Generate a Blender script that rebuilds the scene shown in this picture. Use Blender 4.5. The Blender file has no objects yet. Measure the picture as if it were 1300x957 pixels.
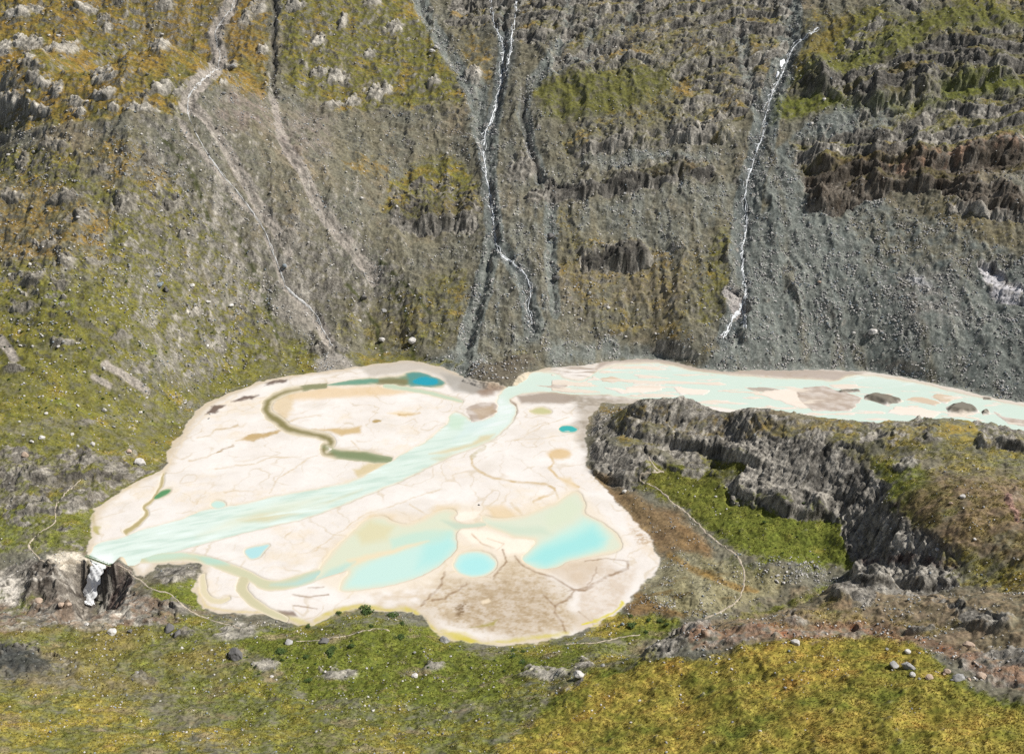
import bpy, bmesh, math, random, time
import numpy as np
from mathutils import Vector, Matrix
T0 = time.time()
random.seed(7)
RNG = np.random.default_rng(11)
scene = bpy.context.scene
COL = scene.collection
F32 = np.float32

# ------------------------------------------------------------------ camera
CAMZ, PITCH, FPX, IW, IH = 300.0, math.radians(24.0), 1264.0, 1300.0, 957.0
CP, SP = math.cos(PITCH), math.sin(PITCH)
def proj(X, Y, Z):
    z = Z - CAMZ
    d = Y * CP - z * SP
    up = Y * SP + z * CP
    d = np.maximum(d, 1.0)
    return IW / 2 + FPX * X / d, IH / 2 - FPX * up / d
def ray(u, v):
    dx = (np.asarray(u, float) - IW / 2) / FPX
    dy = -(np.asarray(v, float) - IH / 2) / FPX
    return dx, CP + dy * SP, -SP + dy * CP
def at_z(u, v, z):
    dx, dy, dz = ray(u, v)
    k = (z - CAMZ) / dz
    return dx * k, dy * k
def at_y(u, Y, z):
    d = Y * CP - (z - CAMZ) * SP
    return (u - IW / 2) / FPX * d, Y

# ------------------------------------------------------------------ noise
_G = RNG.uniform(0, 2 * np.pi, (256, 256))
_GX, _GY = np.cos(_G).astype(F32), np.sin(_G).astype(F32)
def perlin(x, y):
    xi = np.floor(x); yi = np.floor(y)
    fx = (x - xi).astype(F32); fy = (y - yi).astype(F32)
    xi = xi.astype(np.int32) & 255; yi = yi.astype(np.int32) & 255
    x1 = (xi + 1) & 255; y1 = (yi + 1) & 255
    def g(ix, iy, dx, dy):
        k = ix * 256 + iy
        return _GX.ravel()[k] * dx + _GY.ravel()[k] * dy
    a = g(xi, yi, fx, fy); b = g(x1, yi, fx - 1, fy)
    c = g(xi, y1, fx, fy - 1); d = g(x1, y1, fx - 1, fy - 1)
    sx = fx * fx * fx * (fx * (fx * 6 - 15) + 10); sy = fy * fy * fy * (fy * (fy * 6 - 15) + 10)
    return (a + (b - a) * sx) * (1 - sy) + (c + (d - c) * sx) * sy
def fbm(x, y, o=4, s=0.0, gain=0.5):
    r = 0; a = 1.0; t = 0
    for i in range(o):
        r = r + a * perlin(x * (2.03 ** i) + 17.3 * i + s * 3.71, y * (2.03 ** i) - 9.1 * i + s * 7.13)
        t += a; a *= gain
    return (r / t * 1.6).astype(F32)
def ridged(x, y, o=4, s=0.0, gain=0.5):
    r = 0; a = 1.0; t = 0
    for i in range(o):
        n = 1 - np.abs(perlin(x * (2.07 ** i) + 31.3 * i + s * 5.3, y * (2.07 ** i) + 11.7 * i + s * 2.9)) * 2.0
        r = r + a * n * n; t += a; a *= gain
    return (r / t).astype(F32)
_J = RNG.random((4, 65536)).astype(F32)
def cells(x, y, seed=0):
    """irregular blocks: per point the block's random level, a tilted-plane value and the distance to the block's border"""
    xi = np.floor(x); yi = np.floor(y)
    b1 = np.full(x.shape, 9.0, F32); b2 = b1.copy(); lev = np.zeros(x.shape, F32); tilt = np.zeros(x.shape, F32)
    for i in (-1, 0, 1):
        for j in (-1, 0, 1):
            cx = xi + i; cyy = yi + j
            h = (((cx.astype(np.int64) * 73856093) ^ (cyy.astype(np.int64) * 19349663) ^ (seed * 83492791)) >> 1) & 65535
            px = (cx + _J[0][h] - x).astype(F32); py = (cyy + _J[1][h] - y).astype(F32)
            d = px * px + py * py
            m = d < b1
            b2 = np.where(m, b1, np.minimum(b2, d)); b1 = np.where(m, d, b1)
            lev = np.where(m, _J[2][h], lev)
            a = _J[3][h] * 6.2832
            tilt = np.where(m, -(px * np.cos(a) + py * np.sin(a)), tilt)
    return lev - .5, tilt, np.sqrt(b2) - np.sqrt(b1)
def sstep(a, b, x):
    t = np.clip((x - a) / (b - a), 0, 1)
    return (t * t * (3 - 2 * t)).astype(F32) if isinstance(t, np.ndarray) else t * t * (3 - 2 * t)

# ------------------------------------------------------------------ outline helpers
def sdist(u, v, poly):
    """signed distance (positive inside) of points to a polygon"""
    p = np.asarray(poly, F32); q = np.roll(p, -1, 0)
    best = np.full(u.shape, 1e18, F32); ins = np.zeros(u.shape, bool)
    for (ax, ay), (bx, by) in zip(p, q):
        ex, ey = bx - ax, by - ay
        wx, wy = u - ax, v - ay
        t = np.clip((wx * ex + wy * ey) / (ex * ex + ey * ey + 1e-9), 0, 1)
        best = np.minimum(best, (wx - ex * t) ** 2 + (wy - ey * t) ** 2)
        if ay != by:
            c = ((ay > v) != (by > v)) & (u < ex * (v - ay) / (by - ay) + ax)
            ins ^= c
    d = np.sqrt(best)
    return np.where(ins, d, -d).astype(F32)
def smooth_poly(poly, n=2, closed=True):
    p = np.asarray(poly, float)
    for _ in range(n):
        if closed:
            q = np.roll(p, -1, 0)
            p = np.stack([p * .75 + q * .25, p * .25 + q * .75], 1).reshape(-1, p.shape[1])
        else:
            a, b = p[:-1], p[1:]
            m = np.stack([a * .75 + b * .25, a * .25 + b * .75], 1).reshape(-1, p.shape[1])
            p = np.concatenate([p[:1], m, p[-1:]])
    return p
def boxed(u, v, pts, m, fn, fill=0.0):
    p = np.asarray(pts, float)
    k = np.nonzero((u > p[:, 0].min() - m) & (u < p[:, 0].max() + m) & (v > p[:, 1].min() - m) & (v < p[:, 1].max() + m))[0]
    out = np.full(u.shape, fill, F32)
    if len(k):
        out[k] = fn(u[k], v[k])
    return out
def pmask(u, v, poly, f=6.0):
    return boxed(u, v, poly, f + 1, lambda a, b: sstep(-f, f, sdist(a, b, poly)))
def ldist(u, v, pts):
    """distance to a polyline and the position along it (0..1)"""
    p = np.asarray(pts, float)[:, :2]
    seg = np.hypot(*(p[1:] - p[:-1]).T); L = np.concatenate([[0], np.cumsum(seg)])
    best = np.full(u.shape, 1e18, F32); par = np.zeros(u.shape, F32)
    for i in range(len(p) - 1):
        ax, ay = p[i]; ex, ey = p[i + 1] - p[i]
        t = np.clip(((u - ax) * ex + (v - ay) * ey) / (ex * ex + ey * ey + 1e-9), 0, 1)
        d = (u - ax - ex * t) ** 2 + (v - ay - ey * t) ** 2
        m = d < best
        best = np.where(m, d, best); par = np.where(m, (L[i] + t * seg[i]) / L[-1], par)
    return np.sqrt(best).astype(F32), par.astype(F32)
def lmask(u, v, pts, w, f=2.0, w1=None):
    w1 = w if w1 is None else w1
    def fn(a, b):
        d, t = ldist(a, b, pts)
        ww = w + (w1 - w) * t
        return 1 - sstep(ww - f, ww + f, d)
    return boxed(u, v, pts, max(w, w1) + f + 1, fn)

# ------------------------------------------------------------------ outline of the valley floor (photo points on the plane z = 0)
FLOOR_PX = [(112, 705), (113, 688), (117, 662), (124, 645), (140, 632), (165, 616), (190, 604), (205, 598), (214, 588), (212, 575), (222, 560),
    (232, 550), (238, 538), (250, 522), (264, 512), (290, 500), (330, 485), (350, 481), (390, 474), (430, 470), (470, 463), (520, 458), (560, 466), (590, 480),
    (620, 491), (647, 491), (668, 474), (690, 468), (740, 464), (780, 458), (833, 456), (860, 461), (890, 469), (930, 472), (1000, 470),
    (1060, 470), (1104, 472), (1160, 482), (1205, 492), (1260, 505), (1300, 512), (1480, 545), (1700, 590), (1700, 650), (1480, 600),
    (1300, 565), (1200, 555), (1100, 555), (1000, 545), (900, 530), (850, 520), (800, 512), (765, 512), (748, 528), (742, 550), (746, 575), (742, 590),
    (760, 612), (785, 640), (808, 662), (826, 684), (838, 712), (832, 728), (818, 738), (800, 762), (786, 777), (757, 792), (727, 806), (690, 813),
    (640, 820), (600, 817), (570, 811), (550, 800), (536, 782), (520, 776), (490, 777), (455, 773), (430, 776), (412, 785), (398, 793), (380, 793), (360, 788),
    (345, 782), (330, 780), (300, 780), (275, 778), (258, 772), (250, 760), (245, 748), (252, 733), (258, 718), (250, 713), (228, 716), (200, 716), (193, 725), (183, 732), (172, 730),
    (165, 718), (150, 712), (135, 716), (118, 716)]
fx, fy = at_z(*np.array(FLOOR_PX).T, 0.0)
FLOOR_W = np.stack([fx, fy], 1)

# ------------------------------------------------------------------ relief: thin-plate surface through points read off the photograph
CTRL = []
def cz(u, v, z): CTRL.append((*at_z(u, v, z), z))
def cy(u, Y, z): CTRL.append((*at_y(u, Y, z), z))
def wall(u, Y0, s, rows):
    for v in rows:
        dx, dy, dz = ray(u, v); t = -dz / dy
        Y = (CAMZ + s * Y0) / (t + s)
        cy(u, Y, s * (Y - Y0))
for u, Y0, s in ((560, 697, .66), (700, 693, .70), (850, 690, .72), (1000, 683, .74), (1150, 660, .75), (1300, 630, .74), (1450, 600, .74)):
    wall(u, Y0, s, (0, 120, 240, 360, 430))
for p in [(0, 0, 243), (0, 100, 190), (0, 150, 158), (0, 172, 150), (0, 300, 100), (0, 450, 50), (0, 560, 25), (0, 640, 8), (0, 690, 3),
          (200, 0, 243), (200, 80, 200), (200, 150, 152), (200, 300, 95), (200, 450, 36), (200, 535, 4), (100, 400, 68), (100, 560, 17), (60, 620, 10), (100, 630, 6),
          (400, 0, 242), (400, 150, 150), (400, 300, 80), (400, 400, 25), (300, 470, 5), (330, 420, 22), (480, 440, 3), (250, 500, 3), (420, 440, 9), (260, 450, 20),
          (-150, 0, 243), (-150, 172, 150), (-150, 300, 105), (-150, 450, 60), (-150, 600, 25), (-150, 690, 10),
          # below the outlet and the near slope
          (75, 722, 3), (60, 765, -6), (20, 757, -6), (148, 716, 5), (150, 750, 0), (110, 782, 2), (40, 788, 2), (190, 760, 3), (230, 735, 5),
          (0, 800, 12), (100, 810, 8), (200, 800, 5), (300, 820, 7), (420, 815, 4), (480, 795, 4), (0, 868, 28), (100, 868, 22), (300, 868, 15), (540, 868, 13), (450, 845, 9), (560, 825, 4),
          (0, 957, 55), (300, 957, 46), (650, 957, 46), (-150, 868, 35), (-150, 780, 10), (-150, 957, 60), (640, 840, 6), (700, 868, 20), (740, 820, 4),
          # spur on the right of the foreground
          (850, 868, 44), (1000, 868, 63), (1150, 868, 73), (1300, 868, 80), (1450, 868, 86), (860, 957, 60), (1000, 957, 70), (1300, 957, 86), (1450, 957, 90),
          (745, 850, 29), (790, 842, 34), (822, 830, 37), (870, 798, 40), (960, 786, 43), (1010, 770, 44), (1060, 745, 46), (1088, 738, 48), (1200, 760, 62), (1300, 752, 72), (1450, 752, 80),
          (1100, 795, 53), (1200, 822, 68), (900, 832, 48), (1000, 836, 58), (1300, 815, 78),
          # moraine, meadow
          (800, 770, 4), (830, 750, 4), (900, 760, 9), (1000, 728, 13), (1060, 716, 15), (850, 640, 5), (900, 690, 7), (1000, 690, 12), (1055, 680, 16), (850, 590, 11),
          (900, 605, 12), (950, 635, 13), (1000, 662, 16), (860, 720, 4), (800, 640, 3),
          # bluff
          (790, 548, 11), (808, 510, 27), (870, 507, 32), (950, 518, 38), (1000, 523, 42), (1060, 531, 45), (1110, 538, 46), (1200, 532, 50), (1300, 550, 52),
          (850, 562, 13), (920, 578, 14), (1000, 560, 37), (945, 572, 25), (1020, 580, 34), (1095, 600, 39), (1120, 635, 40), (932, 622, 14), (1000, 651, 17), (1060, 663, 18),
          (1083, 715, 17), (1128, 690, 37), (1200, 650, 56), (1300, 620, 60), (1300, 690, 63), (1200, 702, 50), (1150, 738, 34), (1200, 580, 53), (1300, 585, 57),
          (776, 562, 13), (748, 590, 1), (800, 612, 4), (1450, 560, 56), (1450, 650, 66)]:
    cz(*p)
for p in [(1088, 376, 17), (1020, 372, 13), (960, 362, 12), (870, 356, 9), (822, 346, 8), (1200, 342, 46), (1300, 326, 60),
          (808, 598, 8), (870, 592, 10), (950, 572, 12), (1000, 562, 12), (1060, 548, 12), (1110, 545, 12), (1200, 540, 12), (1300, 520, 10), (1450, 505, 8)]:
    cy(*p)
for x in (-700, -350, 0, 350, 700):
    CTRL.append((x, 1300, 420)); CTRL.append((x, 1180, 335))
for x in (-230, -80, 80, 230):
    CTRL.append((x, 190, 92)); CTRL.append((x, 100, 172)); CTRL.append((x * .6, 5, 288))
for i in range(0, len(FLOOR_W), 2):
    CTRL.append((FLOOR_W[i, 0], FLOOR_W[i, 1], 0.3))
CTRL = np.array(CTRL, float)
def tps_fit(P, lam=.15):
    xy = P[:, :2] / 100.0; n = len(xy)
    r2 = ((xy[:, None] - xy[None]) ** 2).sum(-1)
    K = .5 * r2 * np.log(r2 + 1e-12) + np.eye(n) * lam * .02
    Q = np.concatenate([np.ones((n, 1)), xy], 1)
    A = np.block([[K, Q], [Q.T, np.zeros((3, 3))]])
    s = np.linalg.solve(A, np.concatenate([P[:, 2], np.zeros(3)]))
    return xy, s
_xy, _s = tps_fit(CTRL)
def tps(X, Y):
    x = X / 100.0; y = Y / 100.0
    out = _s[-3] + _s[-2] * x + _s[-1] * y
    for (a, b), w in zip(_xy, _s[:-3]):
        r2 = (x - a) ** 2 + (y - b) ** 2
        out = out + w * .5 * r2 * np.log(r2 + 1e-12)
    return out
GX = np.arange(-820, 821, 4.0); GY = np.arange(0, 1324, 4.0)
_gx, _gy = np.meshgrid(GX, GY)
COARSE = tps(_gx.astype(np.float64), _gy.astype(np.float64))
COARSE_D = -sdist(_gx.ravel().astype(F32), _gy.ravel().astype(F32), FLOOR_W).reshape(_gx.shape)
def bilin(A, X, Y):
    fx = np.clip((X - GX[0]) / 4.0, 0, len(GX) - 1.001); fy = np.clip((Y - GY[0]) / 4.0, 0, len(GY) - 1.001)
    i = fx.astype(np.int32); j = fy.astype(np.int32); a = fx - i; b = fy - j
    return (A[j, i] * (1 - a) + A[j, i + 1] * a) * (1 - b) + (A[j + 1, i] * (1 - a) + A[j + 1, i + 1] * a) * b

# ------------------------------------------------------------------ grid of the ground: finer where it is nearer
QUAL = 1.15
rows = [60.0]
while rows[-1] < 1240:
    y = rows[-1]
    st = 3.0 if y < 190 else (.62 if y < 300 else (.55 if y < 400 else (.72 if y < 640 else (.62 if y < 1060 else 2.0))))
    rows.append(y + st / QUAL)
RY = np.array(rows); NB = int(1180 * QUAL); RB = np.linspace(-.575, .575, NB)
NR = len(RY)
Yg = np.repeat(RY[:, None], NB, 1).astype(np.float64); Xg = RB[None] * (0.8 * Yg + 200)
X = Xg.ravel().astype(F32); Y = Yg.ravel().astype(F32)
print('grid', NR, NB, NR * NB)
Zt = bilin(COARSE, X, Y).astype(F32)
# exact distance to the floor outline near it, coarse elsewhere
D = bilin(COARSE_D, X, Y).astype(F32)
k = np.nonzero(np.abs(D) < 14)[0]
D[k] = -sdist(X[k], Y[k], FLOOR_W)
edge_n = fbm(X / 14, Y / 14, 3, 1.5) * 2.6 + fbm(X / 4, Y / 4, 3, 1.7) * 1.2
De = D + edge_n
land = sstep(0, 9, De)
Z0 = np.where(De > 0, np.maximum(Zt, -30) * land + .25 * (1 - land), .25).astype(F32)
U, V = proj(X, Y, Z0)
U = U.astype(F32); V = V.astype(F32)
print('base', time.time() - T0)

# ------------------------------------------------------------------ shared noise fields
S = Y * F32(1.25)                        # distance along the slope, roughly
nA = fbm(X / 60, S / 60, 4, 1); nB = fbm(X / 18, S / 18, 4, 2); nC = fbm(X / 6, S / 6, 3, 3); nD = fbm(X / 2.2, S / 2.2, 2, 4)
warp1 = fbm(X / 22, S / 22, 4, 5); warp2 = fbm(X / 22, S / 22, 4, 6)
near = 1 / (1 + (Y / 500))
Uw = U + warp1 * 13 + nB * 7 + nC * 3.5; Vw = V + warp2 * 10 + nA * 5 + nC * 3 + nD * 2
Us = U + nB * 3.2 + nC * 2.0 + nD * .7; Vs = V + nB * 1.6 + nC * 1.0 + nD * .7          # lightly warped, for the sand flat
streak = fbm(X / 5, Y / 70, 4, 7); streak2 = fbm(X / 14, Y / 120, 3, 8)
hor = fbm(X / 40, S / 8, 3, 9)

def P(poly, f=8, warp=True): return pmask(Uw if warp else Us, Vw if warp else Vs, poly, f)

# ------------------------------------------------------------------ where things grow and lie (outlines traced on the photograph)
# grass: polygon, cover, ochre bias
GRASS = [
 ([(-200, -60), (295, -60), (272, 45), (276, 85), (240, 120), (222, 150), (150, 155), (60, 165), (-200, 180)], .80, .55),
 ([(305, -40), (340, -40), (344, 110), (335, 128), (300, 112), (262, 118), (282, 80), (285, 30)], .72, .62),
 ([(358, -40), (525, -40), (560, 60), (586, 110), (592, 140), (540, 138), (470, 140), (430, 145), (385, 130), (360, 110), (353, 50)], .72, .28),
 ([(570, 20), (625, 50), (628, 100), (618, 130), (592, 110)], .50, .55),
 ([(675, 95), (740, 85), (800, 70), (870, 80), (860, 120), (800, 150), (745, 152), (690, 150), (668, 120)], .66, .18),
 ([(730, 10), (860, 20), (950, 60), (960, 120), (900, 170), (780, 175), (720, 200), (700, 170), (780, 140), (850, 100)], .48, .35),
 ([(998, 92), (1040, 40), (1075, 15), (1110, 10), (1160, 25), (1200, 5), (1240, -10), (1310, 10), (1310, 32), (1240, 40), (1190, 45), (1120, 84), (1060, 100), (1000, 106)], .75, .10),
 ([(1030, 15), (1080, 20), (1050, 50), (1005, 85), (1000, 70)], .7, .5),
 ([(975, 160), (985, 120), (1040, 117), (1090, 136), (1160, 132), (1195, 122), (1190, 106), (1240, 95), (1300, 97), (1300, 112), (1240, 122), (1160, 142), (1060, 140), (1020, 150)], .86, .05),
 ([(-200, 190), (60, 185), (160, 180), (225, 225), (290, 320), (345, 390), (400, 445), (450, 440), (560, 446), (560, 466), (390, 482), (250, 530), (200, 610), (110, 700), (-200, 720)], .66, .20),
 ([(-200, 230), (90, 240), (140, 270), (120, 330), (60, 330), (-200, 320)], .58, .65),
 ([(100, 180), (180, 170), (215, 215), (150, 240), (100, 215)], .56, .55),
 ([(-200, 350), (120, 350), (260, 350), (340, 420), (370, 470), (230, 530), (-200, 560)], .70, .08),
 ([(490, 225), (560, 190), (600, 208), (614, 262), (600, 285), (540, 292), (482, 270)], .70, .30),
 ([(430, 190), (500, 200), (480, 235), (430, 225)], .5, .6),
 ([(560, 330), (600, 335), (598, 400), (590, 440), (470, 455), (420, 430), (440, 370), (520, 370)], .50, .25),
 ([(700, 255), (860, 265), (930, 245), (915, 330), (900, 420), (860, 445), (760, 430), (690, 330)], .43, .30),
 ([(900, 290), (945, 285), (928, 400), (880, 420), (890, 340)], .55, .15),
 ([(1060, 290), (1130, 260), (1300, 245), (1300, 330), (1180, 340), (1120, 350)], .36, .30),
 ([(636, 420), (690, 430), (690, 460), (640, 462)], .4, .2),
 ([(760, 436), (900, 440), (1000, 450), (1120, 470), (1000, 470), (900, 465), (780, 455)], .36, .25),
 # near slope below the flat
 ([(-200, 780), (110, 795), (200, 775), (260, 780), (360, 795), (440, 772), (540, 790), (600, 820), (760, 800), (830, 770), (860, 800), (830, 830), (740, 870), (740, 1000), (-200, 1000)], .64, .26, 12),
 ([(262, 786), (400, 796), (520, 786), (620, 824), (760, 812), (740, 850), (600, 900), (420, 900), (330, 840)], .84, .12, 18),
 ([(-200, 842), (90, 850), (200, 880), (330, 990), (330, 1040), (-200, 1040)], .66, .46, 40),
 ([(180, 740), (260, 740), (262, 780), (200, 775)], .85, .05),
 ([(-200, 740), (60, 752), (40, 782), (-200, 790)], .75, .10),
 ([(770, 775), (860, 782), (870, 800), (820, 822), (740, 812)], .85, .45),
 ([(700, 880), (745, 845), (830, 835), (900, 838), (960, 818), (1050, 805), (1140, 800), (1180, 830), (1230, 870), (1330, 900), (1400, 1040), (560, 1040)], .98, .56, 14),
 ([(930, 800), (1030, 775), (1040, 760), (1070, 742), (1100, 780), (1160, 790), (1220, 785), (1180, 806), (1060, 800)], .60, .45),
 ([(900, 800), (960, 775), (1060, 738), (1050, 752), (990, 778)], .9, .05),
 # meadow and bluff
 ([(790, 612), (830, 590), (900, 590), (935, 620), (1000, 650), (1070, 662), (1086, 720), (1040, 722), (960, 712), (905, 680), (870, 650), (830, 625)], .98, .02),
 ([(890, 575), (960, 585), (940, 612), (900, 600)], .8, .08),
 ([(755, 515), (810, 508), (1000, 518), (1200, 530), (1320, 545), (1320, 760), (1190, 740), (1180, 690), (1130, 660), (1120, 620), (1090, 595), (1040, 560), (960, 560), (860, 570), (800, 580)], .52, .42),
 ([(1090, 570), (1160, 580), (1230, 640), (1180, 680), (1130, 650), (1110, 600)], .68, .20),
 ([(1150, 570), (1300, 625), (1300, 640), (1180, 590)], .66, .18),
 ([(930, 700), (990, 720), (1000, 745), (960, 770), (900, 785), (840, 780), (800, 770), (830, 740), (870, 720)], .46, .20),
]
g = np.zeros_like(X); och = np.zeros_like(X)
for gi in GRASS:
    poly, c, o = gi[:3]; m = P(poly, gi[3] if len(gi) > 3 else 13)
    och = och * (1 - m) + o * m
    g = np.maximum(g * (1 - m * .35), c * m)
# rock: polygon, cover, darkness (0 pale .. 1 black-brown)
ROCK = [
 ([(1003, 104), (1060, 96), (1120, 84), (1190, 44), (1240, 38), (1310, 30), (1310, 98), (1240, 96), (1180, 108), (1155, 130), (1100, 136), (1040, 116), (1000, 118)], .85, .45),
 ([(1090, -40), (1160, 22), (1200, 0), (1310, 0), (1310, -40)], .85, .4),
 ([(1060, 60), (1110, 25), (1160, 28), (1110, 70), (1060, 85)], .62, .2),
 ([(1012, 182), (1080, 172), (1110, 140), (1200, 126), (1310, 112), (1310, 185), (1240, 200), (1130, 210), (1050, 215), (1012, 212)], .80, .35),
 ([(1018, 210), (1100, 214), (1310, 180), (1310, 215), (1240, 226), (1230, 248), (1150, 232), (1100, 244), (1062, 268), (1030, 262), (1012, 245)], .86, .80),
 ([(1195, 245), (1310, 245), (1310, 272), (1210, 270)], .8, .65),
 ([(852, 70), (930, 45), (968, 40), (985, 75), (962, 118), (942, 160), (870, 172), (855, 140), (870, 110)], .62, .30),
 ([(560, -40), (700, -40), (712, 30), (690, 60), (655, 50), (620, 42), (570, 40)], .60, .45),
 ([(690, -40), (1000, -40), (985, 60), (900, 55), (850, 90), (790, 95), (740, 75), (695, 40)], .58, .40),
 ([(700, 60), (780, 70), (850, 60), (880, 100), (830, 95), (770, 98), (700, 90)], .58, .25),
 ([(940, -40), (1010, -40), (1000, 60), (985, 80), (945, 60)], .66, .5),
 ([(720, 190), (800, 178), (900, 170), (945, 165), (930, 178), (850, 182), (760, 200)], .58, .35),
 ([(676, 240), (700, 232), (745, 236), (800, 228), (862, 204), (905, 208), (902, 226), (860, 224), (800, 238), (745, 244), (705, 252)], .80, .70),
 ([(740, 337), (752, 328), (790, 320), (816, 316), (826, 330), (812, 338), (770, 344), (744, 348)], 1.3, .92),
 ([(490, 240), (540, 225), (610, 232), (608, 284), (560, 288), (500, 284)], .48, .72),
 ([(1243, 335), (1262, 330), (1280, 350), (1300, 370), (1310, 395), (1270, 385), (1250, 365)], .9, .05),
 ([(920, 372), (940, 368), (946, 395), (925, 402)], .8, .15),
 ([(-40, 320), (80, 320), (100, 400), (-40, 400)], .40, .35),
 ([(60, 250), (230, 225), (260, 300), (80, 300)], .36, .65),
 ([(-60, 170), (60, 165), (120, 185), (100, 240), (-60, 230)], .36, .5),
 ([(-60, 560), (110, 575), (205, 592), (170, 614), (125, 640), (60, 655), (-60, 665)], .70, 1.0),
 ([(-60, 655), (40, 650), (113, 660), (112, 700), (-60, 712)], .48, .7),
 ([(-60, 715), (60, 715), (112, 712), (118, 770), (60, 778), (20, 775), (-60, 770)], .74, .7),
 ([(118, 716), (138, 706), (168, 720), (172, 735), (165, 760), (120, 770)], .9, .25),
 ([(190, 716), (258, 712), (256, 735), (230, 740), (195, 735)], .60, .35),
 ([(-60, 775), (160, 752), (225, 765), (225, 790), (140, 802), (60, 800), (-60, 815)], .62, .25),
 ([(-60, 815), (40, 820), (110, 845), (60, 868), (-60, 860)], .68, .60),
 # bluff
 ([(785, 546), (800, 510), (870, 503), (960, 516), (1042, 530), (1062, 556), (1030, 580), (985, 592), (925, 582), (880, 570), (845, 562)], .93, .40),
 ([(935, 640), (925, 612), (955, 590), (1010, 562), (1090, 568), (1128, 618), (1112, 650), (1080, 664), (1040, 655), (1000, 650)], .93, .30),
 ([(746, 580), (756, 558), (815, 562), (835, 585), (815, 604), (782, 616), (760, 606)], .90, .30),
 ([(752, 522), (785, 526), (790, 552), (760, 562), (748, 555)], .60, .30),
 ([(820, 548), (862, 552), (912, 575), (905, 598), (868, 604), (835, 575)], .62, .35),
 ([(1068, 668), (1100, 650), (1140, 640), (1160, 665), (1200, 690), (1225, 735), (1160, 748), (1090, 738)], .92, .32),
 ([(1090, 565), (1040, 540), (1060, 530), (1180, 528), (1200, 552), (1130, 566)], .62, .45),
 ([(1235, 534), (1310, 540), (1310, 572), (1240, 560)], .90, .55),
 ([(1130, 572), (1165, 575), (1172, 600), (1135, 595)], .55, .1),
 # spur
 ([(815, 835), (835, 812), (870, 794), (905, 788), (900, 800), (868, 815), (848, 828)], .95, .35),
 ([(720, 882), (728, 850), (745, 836), (752, 842), (740, 872)], .8, .5),
 ([(890, 812), (1000, 792), (1050, 800), (1000, 815), (900, 824)], .58, .25),
 ([(1062, 752), (1072, 732), (1098, 738), (1110, 756), (1098, 766)], .95, .45),
 ([(1100, 750), (1160, 752), (1230, 770), (1280, 785), (1230, 795), (1200, 770), (1140, 760)], .66, .30),
 ([(1210, 765), (1290, 785), (1270, 797), (1215, 790)], .7, .4),
 ([(1000, 788), (1090, 790), (1090, 808), (1010, 806)], .55, .3),
 ([(1230, 820), (1320, 810), (1320, 880), (1260, 870), (1215, 845)], .6, .35),
]
r = np.zeros_like(X); rdark = np.zeros_like(X)
for poly, c, dk in ROCK:
    m = P(poly, 6)
    rdark = rdark * (1 - m) + dk * m
    r = np.maximum(r, c * m)
# small outcrops scattered on the grassy shelf at the upper left and elsewhere
out_z = pmask(Uw, Vw, [(-200, -60), (290, -60), (240, 120), (225, 158), (-200, 180)], 15) * .53
out_z = np.maximum(out_z, pmask(Uw, Vw, [(355, -50), (540, -50), (590, 140), (400, 140)], 15) * .47)
out_z = np.maximum(out_z, pmask(Uw, Vw, [(-200, 170), (250, 170), (330, 380), (200, 600), (-200, 700)], 25) * .38)
rn = .62 * fbm(X / 15, S / 8, 4, 21) + .35 * fbm(X / 5, S / 3.4, 3, 22)
outc = sstep(.60, .76, out_z + rn * .75)
rockz = sstep(.42, .60, r + rn * .55)
OUT = [(25, 20, 30, 10), (48, 14, 14, 8), (112, 13, 30, 8), (37, 57, 38, 14), (5, 66, 22, 20), (78, 66, 46, 12), (132, 27, 18, 7), (135, 38, 14, 7), (206, 60, 24, 11), (210, 8, 22, 10), (134, 98, 28, 13), (57, 108, 24, 9), (74, 116, 12, 14),
  (205, 108, 26, 11), (227, 113, 13, 9), (133, 120, 28, 11), (98, 130, 18, 11), (14, 125, 28, 18), (54, 142, 20, 9), (145, 139, 12, 7), (183, 142, 42, 10), (101, 142, 16, 9), (42, 95, 15, 8), (37, 76, 15, 9), (294, 86, 15, 7), (284, 108, 9, 7),
  (328, 10, 18, 20), (333, 62, 13, 9), (406, 96, 20, 9), (430, 101, 22, 13), (423, 137, 18, 9), (376, 10, 26, 9), (403, 54, 20, 11), (436, 30, 9, 15), (552, 108, 18, 9), (440, 105, 14, 7), (481, 118, 28, 16), (447, 132, 20, 10), (602, 96, 18, 15), (474, 10, 22, 9), (312, 25, 12, 16), (500, 40, 20, 12), (470, 70, 14, 8)]
OUTN = [(20, 836, 90, 34, 1), (110, 797, 66, 12, 0), (215, 772, 60, 16, 1), (160, 786, 70, 11, 0), (60, 866, 70, 12, 1), (30, 800, 50, 12, 0), (236, 806, 24, 9, 1), (180, 864, 40, 9, 1), (300, 803, 60, 18, 0), (340, 848, 32, 13, 0), (430, 858, 54, 13, 0), (690, 858, 60, 14, 0), (548, 846, 34, 10, 0),
  (1073, 752, 34, 20, 1), (1107, 757, 9, 16, 1), (1010, 790, 30, 10, 0), (1085, 806, 40, 9, 1), (1218, 772, 16, 16, 1), (1255, 786, 60, 14, 0), (1170, 800, 40, 8, 0), (960, 800, 46, 8, 1), (900, 806, 30, 9, 0), (870, 808, 40, 16, 1), (1240, 838, 36, 14, 1), (1282, 858, 40, 14, 0), (60, 610, 90, 12, 1), (120, 590, 70, 9, 1), (30, 640, 70, 16, 1), (150, 602, 50, 10, 1), (90, 640, 60, 9, 1), (820, 570, 24, 12, 1), (1150, 590, 34, 14, 0), (1290, 632, 20, 14, 0), (1180, 560, 40, 9, 1)]
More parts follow.
